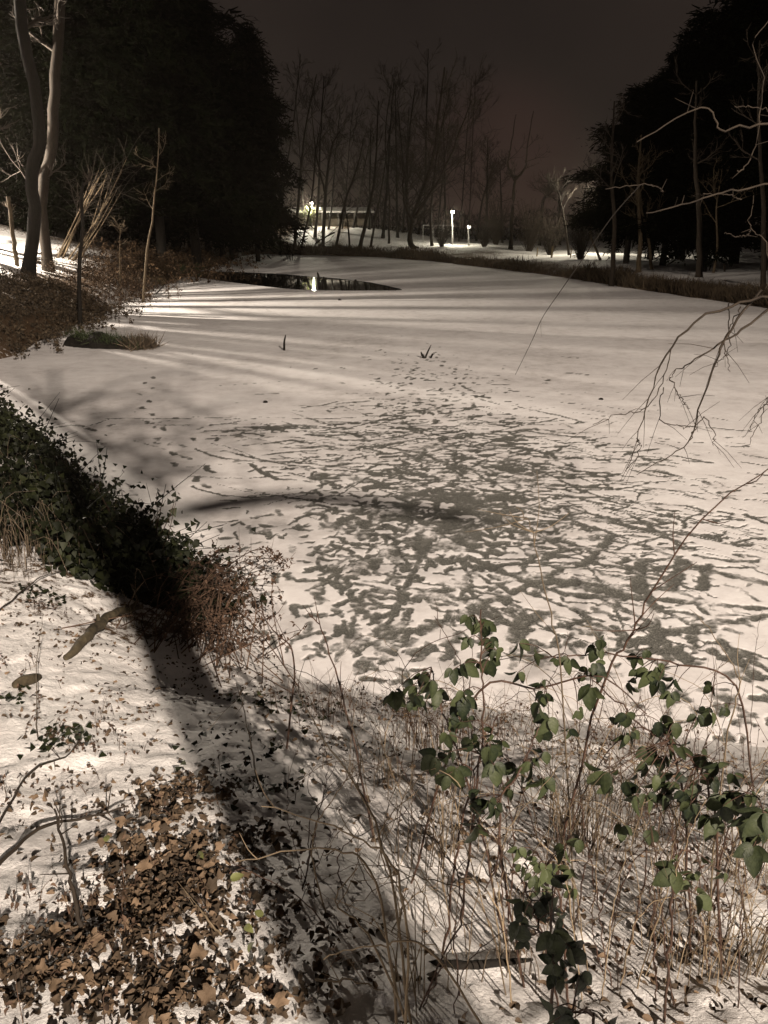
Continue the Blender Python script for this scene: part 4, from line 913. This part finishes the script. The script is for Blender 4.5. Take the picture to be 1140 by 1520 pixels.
# ---- brambles: canes with three-part leaves
def bramble(path, sprays, label, r0=.004, s=.058, down=.5, group='brambles in the foreground thicket', bright=None, red=False):
    """path: (px, py, Y) points of the cane; sprays: (px, py, Y) places of its compound leaves"""
    P = [At(px, py, Y) for px, py, Y in path]; P[0][2] = gz(P[0][0], P[0][1])-.03
    b = np.array([P[0][0], P[0][1], P[0][2]+.03]); root = empty('bramble', b, label, 'bramble', group)
    C = bez(P, 26); C[1:-1] += R.normal(0, .003, (24, 3)); mb = MB(); mb.tube(C, np.linspace(r0, r0*.45, 26), 6)
    for _ in range(40):
        j = R.integers(0, 25); d = runit(1)[0]*.007; mb.tube([C[j], C[j]+d], [.0012, .0002], 3)
    lv = MB(); sprays = list(sprays)+[(px+R.normal(0, 16), py+R.normal(6, 16), Y+R.normal(0, .04)) for px, py, Y in sprays if R.random() < .85]+[(px+R.normal(0, 30), py+R.normal(12, 26), Y+R.normal(0, .07)) for px, py, Y in sprays if R.random() < .6]
    for px, py, Y in sprays:
        tgt = At(px, py, Y); j = np.argmin(((C-tgt)**2).sum(1)); q = C[j]; d = tgt-q; dl = np.linalg.norm(d)
        if dl < .03: d = np.array([R.normal(0, .04), R.normal(0, .03), .01]); tgt = q+d
        mb.tube(bez([q, (q+tgt)/2+(0, 0, .015), tgt], 5), [.0018, .0016, .0014, .0013, .001], 4)
        base = np.array([R.normal(0, .45), R.normal(-.15, .35), -down-.45+R.normal(0, .3)])
        base /= np.linalg.norm(base); sd = np.cross(base, (0, -.4, 1)); sd /= np.linalg.norm(sd)
        axs = np.array([base, base*.75+sd*.7, base*.75-sd*.7]); nr = np.array([[R.normal(0, .5), -.8, .35]])+R.normal(0, .5, (3, 3))
        sc_ = s*R.uniform(.5, 1.12)*np.array([1.1, .85, .85]); rn = np.clip(R.normal(.38 if bright is None else bright, .28, 3), 0, 1)
        lv.leaves(LEAF[0], LEAF[1], np.array([tgt, tgt-base*.004+sd*.004, tgt-base*.004-sd*.004]), axs, nr, sc_, rn, vo=LEAF_VO)
    mb.build('cane', M['bramble_cane'], root, b)
    if sprays: lv.build('leaves', M['bramble_leaf'], root, b)
    return root
bramble([(690, 1240, 1.9), (715, 1100, 1.9), (716, 1000, 1.9), (714, 905, 1.9)], [(712, 925, 1.9), (695, 948, 1.9), (726, 948, 1.95), (690, 985, 1.9), (718, 990, 1.9)], 'upright bramble whose drooping leaf cluster stands highest against the ice', s=.05)
bramble([(760, 1330, 1.8), (700, 1180, 1.9), (655, 1050, 2.0), (640, 990, 2.0)], [(625, 1000, 2.0), (640, 1030, 2.0), (610, 1040, 2.0), (662, 1045, 2.0), (690, 1035, 1.95)], 'bramble with a heavy leaf bunch at the left end of the thicket', s=.058)
bramble([(1180, 1065, 2.4), (1100, 1040, 2.2), (1000, 985, 2.1), (900, 972, 2.05), (820, 975, 2.0)], [(770, 955, 2.0), (815, 975, 2.0), (885, 962, 2.0), (960, 965, 2.05), (945, 975, 2.1), (1000, 1008, 2.1), (1057, 1018, 2.2), (1075, 1050, 2.2), (975, 990, 2.1)], 'long arching bramble entering from the right edge over the ice', s=.056, down=.65)
bramble([(610, 1180, 2.1), (700, 1040, 2.0), (800, 1022, 2.0), (890, 1005, 1.95), (960, 1060, 1.9)], [(865, 1000, 1.95), (880, 1020, 1.95), (905, 1018, 1.95), (858, 1055, 1.9), (815, 1065, 1.9), (808, 1030, 1.95)], 'bramble cane bowing over the middle of the thicket', s=.056)
bramble([(1060, 1260, 1.8), (1010, 1150, 1.8), (950, 1075, 1.85), (880, 1010, 1.95)], [(920, 1070, 1.85), (945, 1062, 1.85), (938, 1085, 1.85), (985, 1080, 1.85), (1000, 1072, 1.85), (1010, 1120, 1.8), (960, 1110, 1.85), (1040, 1120, 1.8)], 'bramble with overlapping leaves right of the thicket centre', s=.060)
bramble([(660, 1330, 1.7), (690, 1200, 1.75), (740, 1060, 1.8)], [(660, 1118, 1.75), (678, 1140, 1.75), (702, 1105, 1.75), (728, 1110, 1.75), (665, 1090, 1.8), (745, 1100, 1.8)], 'bramble with three dark leaf groups left of the thicket centre', s=.060)
bramble([(790, 1370, 1.6), (740, 1230, 1.65), (780, 1130, 1.7), (800, 1080, 1.75)], [(715, 1205, 1.6), (735, 1200, 1.6), (790, 1140, 1.7), (785, 1160, 1.7), (700, 1190, 1.65)], 'bramble with drooping leaves before the bright snow gap', s=.056)
bramble([(1100, 1330, 1.7), (1060, 1200, 1.75), (1020, 1120, 1.75), (985, 1090, 1.8)], [(930, 1160, 1.7), (905, 1150, 1.7), (960, 1180, 1.7), (1000, 1150, 1.75), (1030, 1165, 1.75), (1050, 1130, 1.75), (985, 1180, 1.7), (1020, 1200, 1.7), (975, 1150, 1.72), (1060, 1160, 1.72)], 'dense dark bramble mass at the right', s=.062, bright=.25)
bramble([(1180, 1400, 1.6), (1150, 1260, 1.65), (1120, 1180, 1.7)], [(1115, 1180, 1.65), (1130, 1210, 1.6), (1105, 1210, 1.65), (1125, 1240, 1.6), (1070, 1180, 1.7), (1090, 1150, 1.7)], 'bramble cut by the right edge of the picture', s=.066, bright=.35)
bramble([(860, 1420, 1.45), (830, 1330, 1.5), (800, 1270, 1.55)], [(790, 1270, 1.5), (810, 1290, 1.5), (845, 1290, 1.5), (775, 1285, 1.5), (800, 1310, 1.5), (830, 1265, 1.5)], 'low green bramble sprig on the snow between dry grass clumps', s=.048, bright=.75)
bramble([(820, 1520, 1.0), (822, 1440, 1.1), (800, 1380, 1.2), (780, 1310, 1.3)], [(783, 1330, 1.28), (778, 1360, 1.25), (800, 1395, 1.15), (845, 1392, 1.12), (810, 1430, 1.1), (842, 1435, 1.1), (822, 1390, 1.15)], 'near-black large-leaved bramble at the bottom centre', s=.050, bright=.0)
bramble([(900, 1600, .85), (880, 1540, .95), (850, 1500, 1.05)], [(845, 1500, 1.05), (865, 1515, 1.0), (830, 1520, 1.0)], 'bramble leaves cut by the bottom edge', s=.045, bright=.0)
bramble([(1010, 1400, 1.5), (1000, 1310, 1.55), (1010, 1260, 1.6)], [(1000, 1275, 1.55), (1010, 1290, 1.55), (1072, 1295, 1.55)], 'single yellow-green bramble leaf group over dry grass at the right', s=.056, bright=.8)
# bare canes and tall shoots
def shoot(q, r_, label, m='bramble_cane', nb=5, name='bare_shoot', L_=.10, grp='bare shoots in the foreground thicket'):
    P = [At(*p) for p in q]; P[0][2] = gz(P[0][0], P[0][1])-.04; b = P[0].copy(); mb = MB(); C = bez(P, 24); C[1:] += R.normal(0, .003, (23, 3)); mb.tube(C, np.linspace(r_, r_*.35, 24), 5)
    for _ in range(nb):
        j = R.integers(8, 23); d = C[j]-C[j-1]; d = d/np.linalg.norm(d)+R.normal(0, .6, 3); d *= L_*R.uniform(.5, 1.5)/np.linalg.norm(d); mb.tube(bez([C[j], C[j]+d*.5+R.normal(0, .006, 3), C[j]+d+(0, 0, .01)], 5), np.linspace(r_*.45, r_*.2, 5), 4)
    return tag(mb.build(name, M[m], origin=b), label, 'shoot', grp)
shoot([(820, 1230, 2.0), (890, 1030, 2.0), (935, 950, 2.0), (965, 880, 2.0), (1050, 760, 2.0), (1150, 690, 2.0)], .0045, 'tall thorny shoot rising from the thicket to the right edge of the ice', nb=9, L_=.12)
shoot([(870, 1250, 1.9), (836, 1040, 1.9), (815, 900, 1.95), (790, 790, 2.0), (770, 755, 2.0)], .003, 'thin pale shoot rising in front of the dark trodden patch', 'straw', 7, L_=.14)
shoot([(1080, 1260, 1.8), (1075, 1120, 1.85), (1096, 1020, 1.9), (1070, 960, 1.95), (1040, 920, 2.0)], .003, 'pale wavering shoot near the right edge', 'straw', 4)
shoot([(420, 1040, 3.4), (436, 980, 3.5), (405, 935, 3.6), (385, 905, 3.6)], .006, 'curved reddish shoot at the left end of the thicket over the ice', nb=4)
shoot([(620, 1400, 1.4), (560, 1230, 1.7), (470, 1080, 2.2), (440, 1020, 2.6)], .0045, 'long pale cane leaning left out of the thicket', 'straw', 3)
shoot([(560, 1170, 2.4), (520, 1080, 2.6), (480, 940, 2.9), (455, 910, 3.0)], .005, 'dark cane leaning left at the end of the trodden ice', nb=6)
shoot([(610, 1500, 1.15), (560, 1320, 1.4), (480, 1260, 1.5), (350, 1280, 1.6)], .004, 'arching tan cane bending over the trunk shadow', 'straw', 3)
shoot([(600, 1480, 1.15), (600, 1330, 1.35), (520, 1240, 1.5), (390, 1195, 1.7)], .004, 'second tan cane arching higher over the trunk shadow', 'straw', 3)
shoot([(660, 1440, 1.2), (560, 1410, 1.3), (500, 1340, 1.4), (530, 1290, 1.45)], .0035, 'looping straw stem over the shadow at the bottom', 'straw', 2)
shoot([(780, 1420, 1.3), (640, 1412, 1.3), (560, 1405, 1.3), (480, 1420, 1.35)], .0035, 'straw stem lying almost level at the bottom', 'straw', 1)
sh_g = 'thin stems crowding the foreground thicket'
for i in range(90):
    px = 430+700*R.random()**.8; pb = R.uniform(1120, 1500); Y0 = T(px, pb)[1]; h_ = R.uniform(120, 330)*(.7 if px < 600 else 1); dx = R.normal(10, 95)
    dk = R.random() < .75
    shoot([(px, pb, Y0), (px+dx*.25+R.normal(0, 26), pb-h_*.55, Y0+R.normal(0, .08)), (px+dx, max(pb-h_, 900+R.uniform(0, 100)), Y0+R.normal(0, .15))], R.uniform(.0016, .0034),
          'thin dark thorny stem in the foreground thicket' if dk else 'thin straw-coloured stem in the foreground thicket', 'bramble_cane' if dk else 'straw', R.integers(2, 6), 'thin_stem', .08, sh_g+(' dark' if dk else ' pale'))
for i in range(46):
    px = R.uniform(540, 1130); pb = R.uniform(1200, 1500); Y0 = T(px, pb)[1]; sd_ = -1 if R.random() < .6 else 1; w_ = R.uniform(90, 260)*sd_; h_ = R.uniform(90, 300)
    shoot([(px, pb, Y0), (px+w_*.18, pb-h_*.75, Y0+.02), (px+w_*.6, pb-h_, Y0+R.normal(.05, .1)), (px+w_, pb-h_*R.uniform(.45, .95), Y0+R.normal(.1, .12))], R.uniform(.0014, .0026), 'arching straw-coloured stem tangled in the foreground thicket', 'straw', R.integers(1, 4), 'arching_stem', .07, 'arching straw stems in the foreground thicket')
# dry grass clumps
def grass_clump(px, py, n, hh, sp, label, m='dry_grass', lean=(0, 0)):
    c = T(px, py); mb = MB()
    for _ in range(int(n*.42)):
        x, y = c[0]+R.normal(0, sp*.7), c[1]+R.normal(0, sp*.7); p = np.array([x, y, gz(x, y)-.02]); h_ = R.uniform(*hh); d = np.array([R.normal(lean[0], .28), R.normal(lean[1], .28), 0])*h_
        mb.tube(bez([p, p+d*.3+(0, 0, h_*.6), p+d+(0, 0, h_*R.uniform(.7, 1))], 6), np.linspace(.0022, .0008, 6), 3)
    return tag(mb.build('grass_clump', M[m], origin=c), label, 'dry grass', 'dry grass clumps in the foreground')
for a in [(630, 1110, 150, (.25, .6), .16, 'reddish-tan grass clump below the left bramble bunch', 'bracken'), (855, 1260, 170, (.3, .65), .10, 'dense upright tan grass clump in the middle of the thicket'),
          (640, 1280, 60, (.3, .6), .12, 'loose straw clump left of the middle, with arching stems'), (1100, 1290, 130, (.25, .6), .14, 'thick dry grass clump at the right edge'), (930, 1240, 110, (.25, .6), .14, 'grass clump right of the densest tan one'),
          (480, 1060, 120, (.15, .45), .25, 'thin scattered grass at the foot of the reddish bush', 'reddish'), (740, 1100, 120, (.2, .5), .22, 'thin dark red grass under the highest bramble', 'reddish'), (940, 1110, 130, (.2, .5), .25, 'wiry grass under the arching bramble', 'reddish'),
          (1120, 1440, 90, (.2, .5), .1, 'straw clump in the lower right corner', 'straw'), (610, 1480, 30, (.3, .6), .05, 'few tall straws at the bottom centre', 'straw'), (1010, 1440, 60, (.2, .45), .1, 'sparse straw clump at the lower right', 'straw'),
          (200, 935, 60, (.15, .4), .12, 'yellowish grass tuft beside the broken log', 'straw'), (40, 850, 70, (.15, .4), .2, 'tawny grass tuft under the ivy at the left edge'), (560, 1160, 80, (.2, .5), .15, 'wispy grass clump beside the trunk shadow'), (760, 1430, 70, (.1, .35), .12, 'short dry grass at the bottom around the rotting branch')]:
    grass_clump(*a)
scrub('thicket_undergrowth', 'thorny twiggy undergrowth with withered leaflets below the brambles', [(*T(px, py)[:2], 1) for px, py in [(560, 1060), (640, 1080), (740, 1090), (840, 1110), (940, 1120), (1040, 1130), (1120, 1150), (700, 1200), (820, 1200), (940, 1230), (1060, 1260), (1000, 1350), (1110, 1360), (480, 1040), (640, 1180), (1130, 1450)]], 130, 'reddish', (.12, .42), .022, 'undergrowth', .22, 3, stem_r=.0020)

scrub('dead_sprigs', 'small dead plants and twigs poking through the snow at the lower left', [(*T(px, py)[:2], 1) for px, py in [(60, 900), (20, 1000), (90, 1100), (60, 1040), (180, 1060), (30, 1180), (130, 1130), (250, 1200), (330, 1150), (40, 1330), (120, 1400), (60, 1470), (280, 1300), (200, 1350), (420, 1300), (460, 1420)]], 170, 'reddish', (.04, .16), .018, 'undergrowth', .12, 4, stem_r=.0016)

# ---- twigs of an overhanging tree, entering from the right
root = TREE; o_ = SB
bigP = [[(1290, 400), (1200, 410), (1130, 455), (1080, 450)], [(1290, 380), (1180, 440), (1100, 500), (1083, 505)]]
tw = MB()
droop = [[(1130, 440), (1085, 455), (1030, 480), (997, 515), (975, 560), (958, 610), (945, 650), (928, 700)], [(1130, 430), (1090, 480), (1065, 530), (1040, 600), (1022, 655), (990, 680), (945, 705)],
         [(1160, 445), (1100, 490), (1055, 520), (1010, 545), (995, 560)], [(997, 515), (985, 560), (960, 605), (920, 615), (880, 630)], [(1100, 455), (1075, 505), (1084, 552)], [(995, 560), (1010, 590), (1024, 606)],
         [(1022, 655), (1045, 620), (1060, 650), (1058, 660)], [(985, 575), (980, 620), (1010, 633), (1028, 634)], [(945, 650), (950, 665), (930, 700)], [(1150, 560), (1130, 620), (1105, 665)], [(1082, 450), (1080, 520), (1060, 545)], [(1160, 620), (1135, 600), (1110, 640)]]
Yd = 4.0
for k, q in enumerate(droop):
    P = [At(px, py, Yd+.05*k) for px, py in q]; r_ = .0075 if k < 3 else .0035
    Q = bez(P, 22); Q[1:-1] += R.normal(0, .006, (20, 3)); tw.tube(Q, np.linspace(r_, .0018, 22), 4)
    for _ in range(4):
        j = R.integers(4, 20); d = Q[j]-Q[j-1]; d = d/np.linalg.norm(d)+R.normal(0, .5, 3); d *= R.uniform(.06, .25)/np.linalg.norm(d); tw.tube([Q[j], Q[j]+d*.5, Q[j]+d+(0, 0, -.02)], [.002, .0016, .001], 3)
tw.build('drooping_twigs', M['twig'], root, o_)
up = MB()
for k, q in enumerate([[(945, 212), (985, 185), (1030, 162), (1050, 160), (1062, 178), (1072, 194), (1100, 187), (1150, 182), (1230, 190)], [(960, 318), (1020, 300), (1080, 285), (1150, 270), (1260, 230)], [(898, 282), (950, 275), (975, 277), (985, 285)],
                       [(1150, 20), (1120, 60), (1130, 120), (1125, 200), (1108, 245), (1095, 255)], [(1120, 290), (1112, 330), (1120, 345), (1138, 360), (1142, 420)], [(1075, 345), (1100, 352), (1115, 343)], [(1090, 158), (1130, 160), (1160, 172)],
                       [(1025, 290), (1070, 288), (1100, 296)]]):
    P = [At(px, py, 6.2+.12*k) for px, py in q]; Q = bez(P, 24); up.tube(Q+R.normal(0, .006, Q.shape), np.linspace(.0045, .009, 24) if k < 2 else np.linspace(.003, .006, 24), 5)
    for _ in range(3): j = R.integers(3, 22); d = R.normal(0, .07, 3); up.tube([Q[j], Q[j]+d*.5, Q[j]+d], [.0035, .003, .0015], 3)
up.tube(bez([LIMB[18], (4.2, -.5, 5.2), (5.6, 3.5, 5.2), At(1260, 230, 6.2)], 14), np.linspace(.011, .007, 14), 6)
up.tube(bez([LIMB[16], (3.4, -.5, 4.0), (4.0, 2.6, 3.7), At(1230, 430, 3.9), At(1130, 440, 4.0)], 14), np.linspace(.010, .006, 14), 6)
up.build('upper_twigs', M['twig'], root, o_)
P = bez([At(765, 556, 5.6), At(790, 505, 5.7), At(806, 470, 5.8), At(832, 432, 5.9), At(868, 380, 6.0), At(910, 320, 6.2), At(950, 275, 6.4)], 30); mb = MB(); mb.tube(P, np.linspace(.002, .005, 30), 4)
mb.tube([P[9], P[9]+(.0, 0, -.05), P[9]+(.01, 0, -.12)], [.001, .001, .0008], 3); mb.build('long_twig', M['bark_dark'], root, o_)

# ================================================================== CAMERA AND OUTPUT
cd = bpy.data.cameras.new('camera'); co = bpy.data.objects.new('camera', cd); COL.objects.link(co); SC.camera = co
co.location = CAM; co.rotation_euler = (math.pi/2-PIT, 0, 0)
cd.sensor_fit = 'VERTICAL'; cd.sensor_height = 24; cd.lens = 24*F/1520; cd.clip_start = .05; cd.clip_end = 2000
SC.view_settings.view_transform = 'Standard'; SC.view_settings.look = 'None'; SC.view_settings.exposure = 0; SC.view_settings.gamma = 1
SC.cycles.max_bounces = 5; SC.cycles.use_denoising = True; SC.cycles.caustics_reflective = False; SC.cycles.caustics_refractive = False
# ================================================================== HAZE
m, t, b = nt('haze'); t.nodes.remove(b); v = t.nodes.new('ShaderNodeVolumePrincipled'); v.inputs['Color'].default_value = (1, .86, .74, 1); v.inputs['Density'].default_value = .00032; v.inputs['Anisotropy'].default_value = .78
t.links.new(v.outputs[0], t.nodes['Material Output'].inputs['Volume'])
mb = MB(); mb.box((0, 205, 17.5), (900, 640, 45)); tag(mb.build('haze', m, smooth=False), kind='stuff')
SC.cycles.volume_bounces = 0
